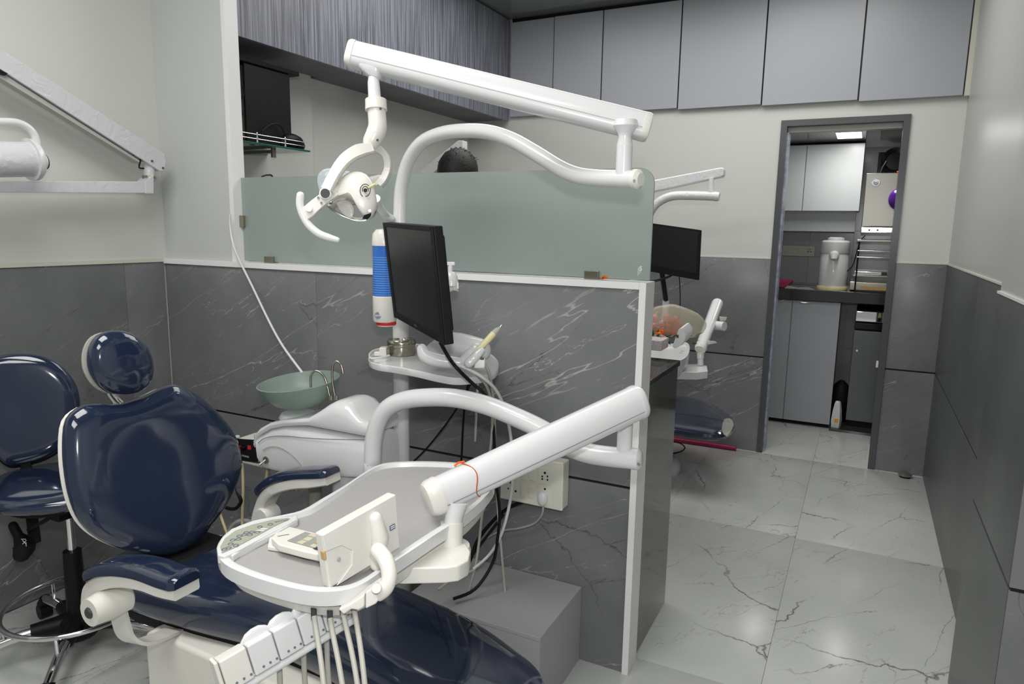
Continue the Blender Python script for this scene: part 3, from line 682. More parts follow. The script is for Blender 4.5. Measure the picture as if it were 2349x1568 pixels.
# lamp fork: flat curved straps
def strap(path, depths, wid, thick, sm=4):
    pts = [P(x, y, d=dd) for (x, y), dd in zip(path, depths)]; q = catmull(pts, sm); rings = []
    L = len(q) - 1
    for i, p in enumerate(q):
        t = (q[min(i + 1, L)] - q[max(i - 1, 0)]).normalized(); n_ = t.cross(FW).normalized()
        k = i / L * (len(wid) - 1); j = min(int(k), len(wid) - 2); ww = wid[j] + (wid[j + 1] - wid[j]) * (k - j)
        rings.append([p + n_ * ww * a + FW * thick * b for a, b in ((-0.85, -1), (0.85, -1), (1, -0.7), (1, 0.7), (0.85, 1), (-0.85, 1), (-1, 0.7), (-1, -0.7))])
    return MB().loft(rings)
g.part('fork_arm', strap(((858, 340), (825, 346), (793, 366), (768, 400), (750, 436)), (1.55, 1.53, 1.51, 1.50, 1.49), (0.010, 0.0145, 0.0135, 0.012, 0.012), 0.011), 'plastic_cream')
g.part('fork_arm', strap(((850, 338), (872, 345), (887, 362), (890, 388), (880, 412), (868, 424)), (1.55, 1.58, 1.60, 1.61, 1.60, 1.59), (0.007, 0.0085, 0.008, 0.008, 0.009, 0.010), 0.013), 'plastic_cream')
g.part('pivot_cap', MB().cyl(P(746, 443, d=1.482), P(746, 443, d=1.474), 0.0098, seg=24), 'label_ink')
g.part('pivot_housing', MB().cyl(P(746, 443, d=1.50), P(746, 443, d=1.483), 0.0125, seg=22), 'plastic_cream')
g.part('pivot_boss', MB().tube([P(757, 442, d=1.50), P(782, 432, d=1.52)], [0.011, 0.013], 16, round1=True), 'plastic_cream')
g.part('pivot_boss', MB().tube([P(872, 410, d=1.60), P(848, 418, d=1.58)], [0.010, 0.012], 16), 'plastic_cream')
# head shell
hc = P(818, 447, d=1.55); fax = (RT * 0.42 - UP * 0.72 + FW * 0.55).normalized()   # beam axis pointing down and away
hx, hy = frame_of(fax)
out = [P(x, y, d=1.53) for x, y in ((772, 456), (756, 462), (746, 455), (752, 441), (768, 430), (785, 408), (804, 396), (824, 394), (843, 402), (856, 420), (862, 445), (865, 470), (858, 492), (846, 503), (832, 494), (822, 474), (806, 458), (786, 452))]
g.part('lamp_shell', MB().puff(out, -FW, 0.030, 0.016, sm=3), 'plastic_cream')
rf = [P(x, y, d=1.552) for x, y in ((749, 469), (775, 452), (815, 448), (850, 455), (866, 470), (862, 490), (845, 503), (820, 506), (795, 500), (770, 487))]
rf_ = g.part('reflector', MB().puff(rf, -FW, 0.010, 0.010, sm=3), 'mirror')
g.part('rim', MB().tube([P(x, y, d=1.545) for x, y in ((749, 470), (768, 486), (792, 498), (818, 506), (843, 504), (862, 490), (867, 472))], 0.0017, 8, sm=4), 'chrome', parent=rf_)
g.part('bulb_guard', MB().puff([P(x, y, d=1.538) for x, y in ((771, 466), (790, 459), (803, 463), (812, 478), (808, 500), (790, 494))], -FW, 0.004, 0.004, sm=2), 'film_clear', parent=rf_)
sh = [P(x, y, d=1.60) for x, y in ((728, 415), (733, 396), (752, 386), (785, 390), (805, 396), (800, 420), (785, 445), (760, 450), (738, 447))]
g.part('splash_shield', MB().puff(sh, -FW, 0.003, 0.003, n=4, sm=4), 'clear_shield')
g.part('vent_ring', MB().tube([P(838 + 12 * math.cos(a), 437 + 15 * math.sin(a), d=1.497 + 0.0006 * math.sin(a * 2)) for a in [R(i * 15) for i in range(8, 25)]], 0.0009, 6).tube([P(838 + 11 * math.cos(a), 437 + 13 * math.sin(a), d=1.497) for a in [R(i * 15) for i in range(0, 7)]], 0.0009, 6).tube([P(838 + 7 * math.cos(a), 436 + 9 * math.sin(a), d=1.496) for a in [R(i * 20) for i in range(8, 20)]], 0.0009, 6), 'label_ink')
g.part('vent_hub', MB().cyl(P(838, 436, d=1.503), P(838, 436, d=1.494), 0.0042, seg=14), 'black')
g.part('switch_lever', MB().cyl(P(843, 432, d=1.50), P(863, 421, d=1.48), 0.0025, 0.0035, 10), 'plastic_yellow')
g.part('badge', MB().cyl(P(848, 483, d=1.507), P(848, 483, d=1.502), 0.0032, seg=14), 'clip_metal')
g.part('sensor_window', MB().prism([P(x, y, d=1.512) for x, y in ((832, 502), (836, 494), (852, 489), (850, 496), (843, 503))], -FW * 0.004), 'black_gloss')
hb = g.part('handle_bracket', MB().prism([P(x, y, d=1.498) for x, y in ((702, 506), (690, 479), (712, 460), (738, 441), (764, 433), (777, 446), (754, 461), (736, 477), (718, 494))], FW * 0.014, 0.002), 'plastic_cream')
g.part('handle', MB().tube([P(x, y, d=1.505) for x, y in ((689, 448), (688, 470), (695, 494), (709, 517), (730, 535), (752, 544), (774, 550))], [0.0085, 0.0085, 0.0085, 0.0088, 0.0088, 0.0085, 0.006], 16, sm=4, round1=True, round0=True), 'plastic_white')
g.part('knob', MB().cyl(P(708, 477, d=1.497), P(708, 477, d=1.489), 0.0072, seg=20), 'chrome')
for x, y in ((730, 453), (737, 465)): g.part('screw', MB().cyl(P(x, y, d=1.497), P(x, y, d=1.494), 0.0026, seg=10), 'button_grey', parent=hb)
# short white tube from the lamp back to the post
g.part('side_tube', MB().tube([pp(900, 503), P(882, 492, d=1.96), P(868, 472, d=1.90), P(862, 455, d=1.86)], 0.0125, 14, sm=4), 'plastic_white')
lamp_thing = g
g.done()
# ------------------------------------------------------------------ accessory shelf and everything on it
ZS = 0.968
g = Thing('accessory_shelf', 'white rounded tray shelf clamped on the lamp post carrying the steel box and scaler', 'shelf')
so = [P(x, y, Z=ZS) for x, y in ((846, 826), (848, 812), (866, 800), (900, 793), (950, 788), (1010, 788), (1070, 793), (1115, 805), (1141, 824), (1142, 846), (1122, 858), (1085, 864), (1045, 866), (1005, 860), (955, 849), (905, 840), (865, 834))]
def smooth_loop(pts, n=4):
    q = []; L = len(pts)
    for i in range(L):
        p0, p1, p2, p3 = pts[i - 1], pts[i], pts[(i + 1) % L], pts[(i + 2) % L]
        for k in range(n):
            t = k / n; q.append(0.5 * ((2 * p1) + (p2 - p0) * t + (2 * p0 - 5 * p1 + 4 * p2 - p3) * t * t + (3 * p1 - p0 - 3 * p2 + p3) * t ** 3))
    return q
so = smooth_loop(so, 4)
def dish(loop, h, rim, floor_drop, top_z):
    """open tray: outer wall, rim and sunken floor, in world z"""
    c = sum(loop, V()) / len(loop)
    def off(k, z): return [V((c.x + (p.x - c.x) * (1 - k / max((p - c).length, 1e-3)), c.y + (p.y - c.y) * (1 - k / max((p - c).length, 1e-3)), z)) for p in loop]
    return MB().loft([off(rim * 3, top_z - h + 0.0005), off(rim * 0.8, top_z - h), off(0.001, top_z - h + 0.003), off(0, top_z - 0.002), off(rim * 0.4, top_z), off(rim, top_z - 0.001), off(rim * 1.4, top_z - floor_drop)])
g.part('shelf_top', dish(so, 0.020, 0.004, 0.004, ZS), 'plastic_white')
g.part('post_clamp', MB().cyl((post[0].x, post[0].y, ZS - 0.045), (post[0].x, post[0].y, ZS - 0.012), 0.032), 'plastic_white')
sp = [P(x, y, Z=ZS) for x, y in ((1090, 860), (1098, 860))]
g.part('side_rod', MB().cyl(P(1097, 850, Z=ZS - 0.022), P(1090, 1010, Z=ZS - 0.30) * 1.0, 0.004), 'plastic_white')
g.done()
ZF = ZS - 0.003
q = P(921, 812, Z=ZF); u = 1 / (1583 / ((q - V((0, 0, CH))).dot(FW)))
g = Thing('steel_canister', 'round shiny steel canister with lid on the left of the white shelf', 'container')
g.part('body', MB().lathe([(31 * u, 0), (31.5 * u, 1 * u), (31.5 * u, 20 * u)], q, seg=32), 'steel')
g.part('lid', MB().lathe([(32 * u, 20 * u), (32.5 * u, 21 * u), (32.5 * u, 32 * u), (30 * u, 35 * u), (18 * u, 35 * u), (17 * u, 33 * u), (1 * u, 33 * u)], q, seg=32), 'steel')
g.done()
# x-ray film holder left of the canister
g = Thing('film_holder', 'small white plastic film holder behind the steel canister on the shelf', 'holder')
g.part('frame', MB().tube([P(x, y, Z=ZF + 0.014) for x, y in ((893, 797), (862, 802), (849, 810), (848, 817), (852, 822), (875, 819), (893, 815))], 0.0032, 8, sm=3), 'plastic_cream')
g.part('block', MB().obox(P(880, 805, Z=ZF + 0.016), RT * 0.022, RT.cross(V((0, 0, 1))).normalized() * 0.03, V((0, 0, 0.026)), 0.003), 'plastic_cream')
g.part('clip', MB().obox(P(866, 811, Z=ZF + 0.008), RT * 0.02, RT.cross(V((0, 0, 1))).normalized() * 0.012, V((0, 0, 0.014)), 0.003), 'plastic_white'); g.done()
single('red_wrapper', MB().obox(P(962, 797, Z=ZF + 0.010), RT * 0.012 + UP * 0.004, FW * 0.02, UP * 0.018 - RT * 0.004, 0.001), 'red', 'small red wrapper beside the steel canister on the shelf', 'wrapper')
# scaler unit
g = Thing('ultrasonic_scaler', 'white rounded ultrasonic scaler unit with vent slots lying on the shelf behind the monitor', 'dental device')
sd = [P(x, y, d=dd) for x, y, dd in ((985, 800, 1.93), (1020, 800, 1.90), (1060, 805, 1.87), (1092, 812, 1.84))]
sb = g.part('casing', MB().tube([P(1000, 806, d=1.92), P(1040, 792, d=1.875), P(1098, 803, d=1.82)], [0.030, 0.037, 0.033], 22, sm=4, round0=True, round1=True), 'plastic_white')
for k in range(8):
    q = P(1042 + k * 5.2, 783 + k * 1.4, d=1.834 - k * 0.005); g.part('vent_slot', MB().obox(q, RT * 0.0022, UP * 0.005, FW * 0.002), 'label_ink', parent=sb)
g.part('maker_print', text_mb('satelec', P(1060, 777, d=1.832), RT * 0.98 - UP * 0.15, UP, 0.006), 'label_ink', parent=sb)
g.part('handpiece_rest', MB().tube([P(x, y, d=1.80) for x, y in ((968, 800), (975, 815), (995, 824), (1030, 830), (1062, 832))], [0.014, 0.018, 0.019, 0.017, 0.014], 14, sm=3, round0=True, round1=True), 'plastic_white')
g.part('front_cover', MB().tube([P(x, y, d=1.80) for x, y in ((1062, 832), (1080, 818), (1092, 800))], [0.016, 0.022, 0.016], 14, sm=3, round0=True, round1=True), 'film_white_far')
g.done()
g = Thing('scaler_handpiece', 'cream scaler handpiece with a grey tip resting slanted at the right of the shelf', 'handpiece')
g.part('grip', MB().tube([P(1079, 827, d=1.76), P(1100, 800, d=1.77), P(1132, 765, d=1.79)], [0.0105, 0.0085, 0.0088], 16), 'plastic_yellow')
g.part('nose', MB().tube([P(1132, 765, d=1.79), P(1140, 757, d=1.794), P(1147, 751, d=1.797)], [0.009, 0.0075, 0.003], 14), 'plastic_grey')
g.part('tip', MB().tube([P(1146, 752, d=1.797), P(1150, 746, d=1.80), P(1152, 741, d=1.80)], [0.0018, 0.0012, 0.0008], 8), 'chrome')
g.part('holder', MB().tube([P(1076, 832, d=1.755), P(1096, 812, d=1.76), P(1108, 800, d=1.765)], [0.013, 0.012, 0.009], 12, round0=True), 'film_white_far')
g.done()
g = Thing('plastic_stand', 'small cream plastic holder block at the right end of the shelf', 'holder')
g.part('block', MB().obox(P(1101, 833, d=1.775), RT * 0.028, FW * 0.03, UP * 0.026 + RT * 0.002, 0.004), 'plastic_cream'); g.part('slot', MB().obox(P(1106, 822, d=1.758), RT * 0.009, FW * 0.004, UP * 0.006), 'label_ink'); g.done()
# cup dispenser
g = Thing('cup_dispenser', 'blue tube cup dispenser with white cap and base hanging on the lamp post', 'cup dispenser')
c0 = P(883, 745, d=2.0); u = 2.0 / 1583; ax = V((0, 0, 1))
g.part('base_shell', MB().lathe([(24 * u, 8 * u), (27 * u, 12 * u), (27 * u, 66 * u), (25 * u, 68 * u)], c0 - RT * 0.0, ax, 28), 'plastic_cream')
g.part('red_ring', MB().lathe([(22 * u, 1 * u), (23 * u, 3 * u), (22.5 * u, 9 * u), (15 * u, 9 * u)], c0 + RT * 0.004, ax, 28), 'red')
g.part('lower_lip', MB().lathe([(19 * u, -2 * u), (21 * u, -1 * u), (21 * u, 2 * u)], c0 + RT * 0.004, ax, 28), 'plastic_white')
g.part('tube', MB().lathe([(25.5 * u, 66 * u), (25.5 * u, 182 * u)], c0, ax, 28), 'blue_clear')
for k in range(17): g.part('cup_rim', MB().lathe([(25.55 * u, (70 + k * 5.2) * u), (25.9 * u, (71 + k * 5.2) * u), (25.55 * u, (72 + k * 5.2) * u)], c0, ax, 24), 'cup_blue')
g.part('cap', MB().lathe([(26.5 * u, 180 * u), (27 * u, 184 * u), (25 * u, 206 * u), (17 * u, 216 * u), (4 * u, 218 * u)], c0, ax, 28), 'plastic_cream')
q = P(867, 723, d=1.962); bd = g.part('badge', MB().cyl(q + FW * 0.006, q, 0.0095, seg=22), 'button_grey')
g.part('badge_text', text_mb('oro', q - FW * 0.0006, RT, UP, 0.0105), 'ink_white', parent=bd)
g.part('bracket', MB().tube([P(905, 560, d=2.05), P(903, 640, d=2.05), P(905, 700, d=2.05)], [0.012, 0.013, 0.010], 12), 'plastic_white'); g.done()
# ------------------------------------------------------------------ monitor on the post
g = Thing('monitor', 'black flat monitor turned edge-on beside the lamp post', 'monitor')
dl, dr_ = 1.84, 1.50
tl, tr, br, bl = P(880, 510, d=dl), P(994, 519, d=dr_), P(1021, 792, d=dr_ + 0.04), P(906, 727, d=dl + 0.035)
ex = (tr - tl); ey = (tl - bl); nn = ex.cross(ey).normalized()
if nn.dot(FW) > 0: nn = -nn
def quad(u0, v0, u1, v1, off):
    f = lambda a, b: tl * (1 - a) * (1 - b) + tr * a * (1 - b) + br * a * b + bl * (1 - a) * b + nn * off
    return [f(u0, v0), f(u1, v0), f(u1, v1), f(u0, v1)]
g.part('housing', MB().prism(quad(0, 0, 1, 1, 0), -nn * 0.022, 0.003), 'black')
g.part('back_cover', MB().prism(quad(0.08, 0.08, 0.92, 0.92, -0.021), -nn * 0.016, 0.006), 'black_matte')
b = MB()
for q_ in ((0.005, 0.0, 0.995, 0.045), (0.005, 0.93, 0.995, 0.995), (0.0, 0.0, 0.045, 1.0), (0.955, 0.0, 1.0, 1.0)): b.prism(quad(*q_, 0.0), nn * 0.003, 0.001)
g.part('bezel', b, 'black')
g.part('screen', MB().prism(quad(0.045, 0.045, 0.955, 0.93, 0.0), nn * 0.0008), 'screen')
g.part('badge', MB().prism(quad(0.46, 0.945, 0.52, 0.97, 0.003), nn * 0.0005), 'label_ink')
mbk = (tl + tr + br + bl) / 4 - nn * 0.03
g.part('mount', MB().cyl(mbk, V((post[0].x + 0.03, post[0].y - 0.02, mbk.z)), 0.014), 'plastic_white'); g.done()
g = Thing('swivel_mount', 'white film-wrapped swivel joint sticking out behind the right edge of the monitor', 'joint')
dj = 1.86
g.part('cross_bar', MB().obox(P(1031, 605, d=dj), RT * 0.030, UP * 0.010, FW * 0.012, 0.002), 'plastic_white')
g.part('stem', MB().tube([P(1034, 605, d=dj), P(1032, 632, d=dj)], [0.0065, 0.0075], 14), 'plastic_white')
g.part('bulb', MB().lathe([(0.010, 0.026), (0.017, 0.016), (0.0195, 0.0), (0.018, -0.013), (0.010, -0.017)], P(1035, 646, d=dj), UP, 20), 'film_white_far')
g.part('film_fringe', MB().puff([P(x, y, d=dj - 0.01) for x, y in ((1022, 655), (1050, 655), (1052, 668), (1040, 666), (1030, 670))], -FW, 0.003, 0.003, n=3, sm=1), 'film_clear')
g.part('tab', MB().obox(P(1050, 655, d=dj - 0.012), RT * 0.005, UP * 0.017, FW * 0.004, 0.001), 'plastic_white')
g.part('link_arm', MB().cyl(P(1018, 606, d=dj), V((post[0].x, post[0].y - 0.02, P(1018, 606, d=dj).z)), 0.006), 'plastic_white'); g.done()
# ------------------------------------------------------------------ cuspidor
g = Thing('spittoon_unit', 'white moulded spittoon unit with a green glass bowl and two steel water spouts', 'spittoon')
YC0, YC1 = 1.475, 1.618
sta = [(583, 990, 1000), (590, 972, 1055), (602, 962, 1072), (625, 950, 1078), (655, 944, 1084), (690, 942, 1087), (712, 940, 1089), (735, 925, 1091), (752, 912, 1092), (766, 905, 1092), (785, 905, 1093), (800, 913, 1094), (812, 930, 1094), (825, 944, 1095), (838, 949, 1096), (846, 951, 1096)]
def cusp(z_of, dy0=0.0, pad=0.0):
    rings = []
    for x, yt, yb in sta:
        pt_, pb = P(x, yt, Y=YC0 + 0.06), P(x, yb, Y=YC0)
        zt, zb = z_of(P(x, yt, Y=YC0 + 0.07).z, pb.z)
        X = pb.x; h = zt - zb; r_ = min(0.05, h * 0.45)
        ring = [V((X, YC0 + dy0 + 0.004, zb)), V((X, YC0 + dy0, zb + 0.01)), V((X, YC0 + dy0, zt - r_))]
        ring += [V((X, YC0 + dy0 + r_ * (1 - math.cos(R(a))), zt - r_ + r_ * math.sin(R(a)))) for a in (25, 50, 72, 90)]
        ring += [V((X, YC1 - r_ * (1 - math.cos(R(a))), zt - r_ + r_ * math.sin(R(a)))) for a in (90, 60, 30)]
        ring += [V((X, YC1, zt - r_)), V((X, YC1, zb + 0.01)), V((X, YC1 - 0.004, zb))]
        rings.append(ring)
    return MB().loft(rings)
zsplit = lambda X: 0.80
g.part('lower_body', cusp(lambda zt, zb: (min(zt, 0.776), zb)), 'plastic_white')
up_ = g.part('upper_shell', cusp(lambda zt, zb: (zt, min(0.778, zt - 0.02)), -0.004), 'plastic_white')
g.part('drain_plate', MB().lathe([(0.060, 0.0), (0.052, 0.012), (0.035, 0.016)], (P(685, 943, Y=1.55).x, 1.55, P(685, 946, Y=1.55).z - 0.012), (0, 0, 1), 24), 'plastic_white', parent=up_)
ln = lambda pts: MB().tube([P(x, y, Y=YC0 - 0.0025) for x, y in pts], 0.0011, 6, sm=3)  # thin grey tubes paint the shade lines of the seam and embossed arc
g.part('shell_seam', ln(((592, 1016), (604, 1006), (628, 1000), (660, 1000), (700, 1004), (760, 1007), (838, 1008))), 'button_grey')
g.part('moulding_shade_line', ln(((603, 1032), (618, 1024), (640, 1025), (664, 1038), (684, 1056), (698, 1074))), 'plastic_grey')
q = P(611, 1054, Y=YC0); kn = g.part('lever_plate', MB().cyl((q.x, YC0 + 0.002, q.z), (q.x, YC0 - 0.004, q.z), 0.011, seg=22), 'clip_metal')
g.part('lever', MB().cyl((q.x, YC0 - 0.004, q.z), (q.x - 0.004, YC0 - 0.024, q.z - 0.010), 0.0035, seg=10), 'chrome', parent=kn)
# bowl
bc = P(685, 873, Y=1.55); RB = 0.124
prof = [(0.02, -0.082), (0.05, -0.078), (0.085, -0.060), (0.110, -0.032), (0.122, -0.004), (RB, 0.0), (RB - 0.004, 0.001), (0.116, -0.006), (0.104, -0.032), (0.08, -0.055), (0.045, -0.071), (0.005, -0.074)]
axb = (V((0, 0, 1)) - RT * 0.10 - FW * 0.05).normalized()
g.part('glass_bowl', MB().lathe(prof, bc, axb, 40), 'glass_bowl', label='frosted green glass bowl', sharp=70)
def hook(path, depth, r): return MB().tube([P(x, y, d=depth) for x, y in path], r, 10, sm=4)
dd = (P(760, 915, Y=1.545) - V((0, 0, CH))).dot(FW)
g.part('water_spout', hook(((758, 916), (752, 890), (745, 866), (732, 852), (720, 852), (713, 864), (713, 888)), dd, 0.0035), 'steel', label='steel bowl rinse spout')
g.part('water_spout', hook(((770, 914), (764, 885), (762, 850), (767, 831), (775, 829), (783, 838), (787, 856)), dd, 0.0035), 'steel', label='steel cup filler spout')
for x in (758, 770): g.part('spout_nut', MB().cyl(P(x, 917, d=dd), P(x, 907, d=dd), 0.008, seg=8), 'steel')
g.part('pedestal', MB().cyl((P(800, 1090, Y=1.55).x, 1.55, 0), (P(800, 1090, Y=1.55).x, 1.55, 0.64), 0.05, seg=28), 'film_white_far')
g.part('drain_pipe', MB().cyl((P(722, 1120, Y=1.56).x, 1.56, 0.0), (P(722, 1120, Y=1.56).x, 1.56, 0.63), 0.02, seg=20), 'rubber_grey')
g.done()
# small control box with dials
g = Thing('micromotor_box', 'small black-faced control box with a dial between chair back and spittoon unit', 'control box')
YB2 = 1.50; a, b_ = P(541, 1006, Y=YB2), P(587, 1058, Y=YB2)
fr = [P(541, 1006, Y=YB2), P(586, 1009, Y=YB2), P(590, 1060, Y=YB2), P(553, 1056, Y=YB2)]
g.part('case', MB().prism([p + V((0, 0.004, 0)) for p in fr], V((0, 0.12, 0)), 0.003), 'plastic_cream')
fp = g.part('front_panel', MB().prism(fr, V((0, 0.005, 0)), 0.001), 'black')
for x in (549, 572): g.part('red_window', MB().obox(P(x, 1026, Y=YB2 - 0.001), V((0.014, 0, 0)), V((0, 0.002, 0)), V((0, 0, 0.012))), 'red', parent=fp)
q = P(560, 1027, Y=YB2); g.part('dial', MB().cyl(q, q + V((0, -0.012, 0)), 0.008, 0.0065, 16), 'black_gloss', parent=fp)
g.part('panel_text', text_mb('STRONG', P(563, 1046, Y=YB2 - 0.0012), (1, 0, 0), (0, 0, 1), 0.008), 'ink_white', parent=fp)
g.part('bracket', MB().box((fr[3].x, YB2 + 0.0, fr[2].z - 0.014), (fr[2].x + 0.02, YB2 + 0.12, fr[2].z - 0.006), 0.002), 'plastic_grey')
g.part('corner_post', MB().obox(P(545, 1001, Y=YB2), V((0.012, 0, 0)), V((0, 0.01, 0)), V((0, 0, 0.008)), 0.002), 'plastic_white'); g.done()
# ------------------------------------------------------------------ delivery arm (lower)
g = Thing('delivery_arm', 'white curved lower arm with a long slanting tubular arm holding the instrument tray', 'dental arm')
B0 = P(856, 1060, d=1.845); B1 = P(1440, 1050, d=1.56)
bn = (V((B1.x, B1.y, 0)) - V((B0.x, B0.y, 0))).cross(V((0, 0, 1))); bp = lambda x, y: P(x, y, pl=(B0, bn))
foot = V((B0.x, B0.y, 0.0))
g.part('curved_tube', MB().tube([foot, bp(855, 1120), bp(855, 1060), bp(858, 1005), (bp(870, 962)), bp(893, 933), bp(930, 917), bp(983, 911), bp(1045, 913), bp(1115, 929), bp(1185, 957), bp(1245, 986), bp(1300, 1020), bp(1345, 1038), bp(1400, 1047), bp(1466, 1053)], 0.0235, 20, sm=4), 'plastic_white')
e1 = bp(1466, 1053); dr = (bp(1466, 1053) - bp(1420, 1049)).normalized()
ec = g.part('end_cap', MB().tube([e1 - dr * 0.016, e1 - dr * 0.001, e1 + dr * 0.006], [0.0246, 0.0246, 0.016], 20), 'plastic_white')
q = bp(1460, 1059); g.part('screw', MB().cyl(q - FW * 0.024, q - FW * 0.03, 0.003, seg=10), 'button_grey', parent=ec)
jb = bp(1431, 1045); jt = V((jb.x, jb.y, bp(1431, 965).z)); g.part('swivel_joint', MB().cyl(jb, jt, 0.0172), 'plastic_white')
g.part('red_gasket', MB().cyl(jt, jt + V((0, 0, 0.006)), 0.015), 'red')
ra, la = P(1462, 922, d=1.53), P(1000, 1137, d=1.33)
d, side, up, _ = box_arm(la, ra, 0.035, 0.041, 0.03, 0.034)
def stad2(c, h, w):
    o = []
    for k in range(28):
        a = 2 * math.pi * k / 28; cs, sn = math.cos(a), math.sin(a); e = 0.78
        o.append(c + side * w * abs(cs) ** e * (1 if cs > 0 else -1) + up * h * abs(sn) ** e * (1 if sn > 0 else -1))
    return o
tb = g.part('tubular_arm', MB().loft([stad2(la + (ra - la) * t, 0.0345 + 0.0035 * t, 0.030 + 0.002 * t) for t in (0, 0.5, 1)]), 'plastic_white')
g.part('end_cap', MB().loft([stad2(la - d * t, 0.0365 * k, 0.0315 * k) for t, k in ((-0.008, 1), (0.004, 1), (0.012, 0.96), (0.019, 0.85), (0.022, 0.62))]), 'plastic_cream', parent=tb)
g.part('end_cap', MB().loft([stad2(ra + d * t, 0.039 * k, 0.033 * k) for t, k in ((-0.006, 1), (0.004, 1), (0.010, 0.9), (0.013, 0.7))]), 'plastic_white', parent=tb)
sf = side if side.dot(FW) < 0 else -side
sq = (la + ra) / 2 - up * 0.017 + sf * 0.0300
g.part('seam', MB().obox(sq, (ra - la) * 0.97, up * 0.0010, side * 0.001), 'button_grey', parent=tb)
tc_ = la + (ra - la) * 0.155
g.part('thread', MB().tube([tc_ + side * 0.033 * math.cos(a) * 0.98 + up * 0.0375 * math.sin(a) + d * 0.006 * math.sin(a * 3) for a in [R(i * 12) for i in range(31)]], 0.0011, 6), 'thread', parent=tb, label='orange thread tied round the arm')
kn0 = tc_ + up * 0.038 - sf * 0.004; g.part('thread_knot', MB().tube([kn0, kn0 - d * 0.012 + up * 0.003, kn0 - d * 0.022], 0.0022, 6), 'orange', parent=tb)
q = P(1050, 1074, d=1.31); 
g.part('screw', MB().cyl(P(981, 1097, d=1.335), P(981, 1097, d=1.33), 0.0028, seg=10), 'button_grey', parent=tb)
# head of mount
nt_, nb = P(1040, 1165, d=1.33), P(1038, 1240, d=1.33)
g.part('mount_neck', MB().tube([P(1048, 1150, d=1.33), P(1042, 1180, d=1.33), P(1037, 1212, d=1.33)], [0.022, 0.0175, 0.0175], 18), 'plastic_white')
mc = g.part('mount_collar', MB().cyl(P(1037, 1196, d=1.33), P(1035, 1248, d=1.33), 0.0222, 0.0215, 24), 'plastic_cream')
g.part('screw', MB().cyl(P(1016, 1225, d=1.312), P(1016, 1225, d=1.306), 0.0035, seg=10), 'button_grey', parent=mc)
hb0 = P(1040, 1245, d=1.33)
blk = [P(x, y, Z=0.757) for x, y in ((905, 1300), (915, 1285), (960, 1262), (1000, 1243), (1040, 1238), (1070, 1246), (1080, 1264), (1074, 1284), (1052, 1296), (1020, 1300), (925, 1302))]
g.part('mount_block', MB().prism(blk, (0, 0, -0.032), 0.004), 'plastic_cream')
q = P(1037, 1248, d=1.33); g.part('mount_boss', MB().lathe([(0.036, 0.725 - q.z), (0.0365, -0.01), (0.034, -0.001), (0.03, 0.0)], q, seg=30), 'plastic_cream')
g.done()
# ------------------------------------------------------------------ instrument tray
ZT = 0.80
g = Thing('instrument_tray', 'white rimmed instrument tray with grey mat, button panel and hanging hoses over the chair', 'dental tray')
to_ = [P(x, y, Z=ZT) for x, y in ((497, 1262), (505, 1236), (530, 1212), (575, 1194), (625, 1184), (690, 1168), (740, 1140), (790, 1111), (835, 1082), (875, 1062), (925, 1056), (1000, 1056), (1075, 1062), (1125, 1082), (1135, 1105), (1110, 1140), (1060, 1183), (1000, 1222), (940, 1262), (890, 1295), (845, 1328), (800, 1348), (745, 1354), (690, 1349), (620, 1332), (560, 1312), (515, 1290))]
loop = smooth_loop(to_, 3)
g.part('rim', dish(loop, 0.030, 0.013, 0.012, ZT), 'plastic_white')
cc = sum(loop, V()) / len(loop)
inset = [V((cc.x + (p.x - cc.x) * (1 - 0.0165 / max((p - cc).length, 1e-3)), cc.y + (p.y - cc.y) * (1 - 0.0165 / max((p - cc).length, 1e-3)), ZT - 0.0118)) for p in loop]
g.part('mat', MB().prism(inset, (0, 0, 0.0016)), 'mesh_mat')
un = [V((cc.x + (p.x - cc.x) * 0.97, cc.y + (p.y - cc.y) * 0.955, ZT - 0.034)) for p in loop]
un2 = [V((cc.x + (p.x - cc.x) * 0.93, cc.y + (p.y - cc.y) * 0.905, ZT - 0.056)) for p in loop]
un3 = [V((cc.x + (p.x - cc.x) * 0.70, cc.y + (p.y - cc.y) * 0.66, ZT - 0.066)) for p in loop]
g.part('underbody', MB().loft([un, un2, un3]), 'plastic_cream')
# raised button panel at the left end
po = [P(x, y, Z=ZT + 0.004) for x, y in ((499, 1272), (497, 1258), (506, 1235), (530, 1212), (575, 1196), (625, 1186), (668, 1183), (681, 1190), (640, 1212), (590, 1238), (545, 1262), (515, 1276))]
pb_ = g.part('button_panel', MB().prism([p - V((0, 0, 0.016)) for p in po], (0, 0, 0.016), 0.002), 'plastic_white')
pf = [P(x, y, Z=ZT + 0.0045) for x, y in ((509, 1268), (505, 1254), (516, 1235), (540, 1217), (580, 1203), (625, 1192), (662, 1188), (665, 1190), (630, 1206), (585, 1231), (540, 1255))]
g.part('membrane', MB().prism(pf, (0, 0, 0.0008)), 'panel_green', parent=pb_)
ZM = ZT + 0.0056
for x, y in ((524, 1256), (541, 1250), (529, 1247), (534, 1238), (547, 1236), (549, 1229), (560, 1226), (573, 1226), (565, 1221), (578, 1220), (591, 1220), (596, 1208), (620, 1202), (515, 1259)):
    q = P(x, y, Z=ZM); g.part('button', MB().tube(arc(q, (1, 0, 0), (0, 1, 0), 0.0042, 0, 360, 12), 0.0009, 5), 'button_grey', parent=pb_)
for x, y, l_ in ((598, 1216, 0.014), (606, 1212, 0.012)): g.part('print_mark', MB().obox(P(x, y, Z=ZM), RT * l_, V((0, 0.004, 0)), V((0, 0, 0.0004))), 'ink_white', parent=pb_)
g.part('panel_text', text_mb('vimal', P(645, 1194, Z=ZM), V((0.55, 0.83, 0)), V((-0.83, 0.55, 0)), 0.012), 'button_grey', parent=pb_)
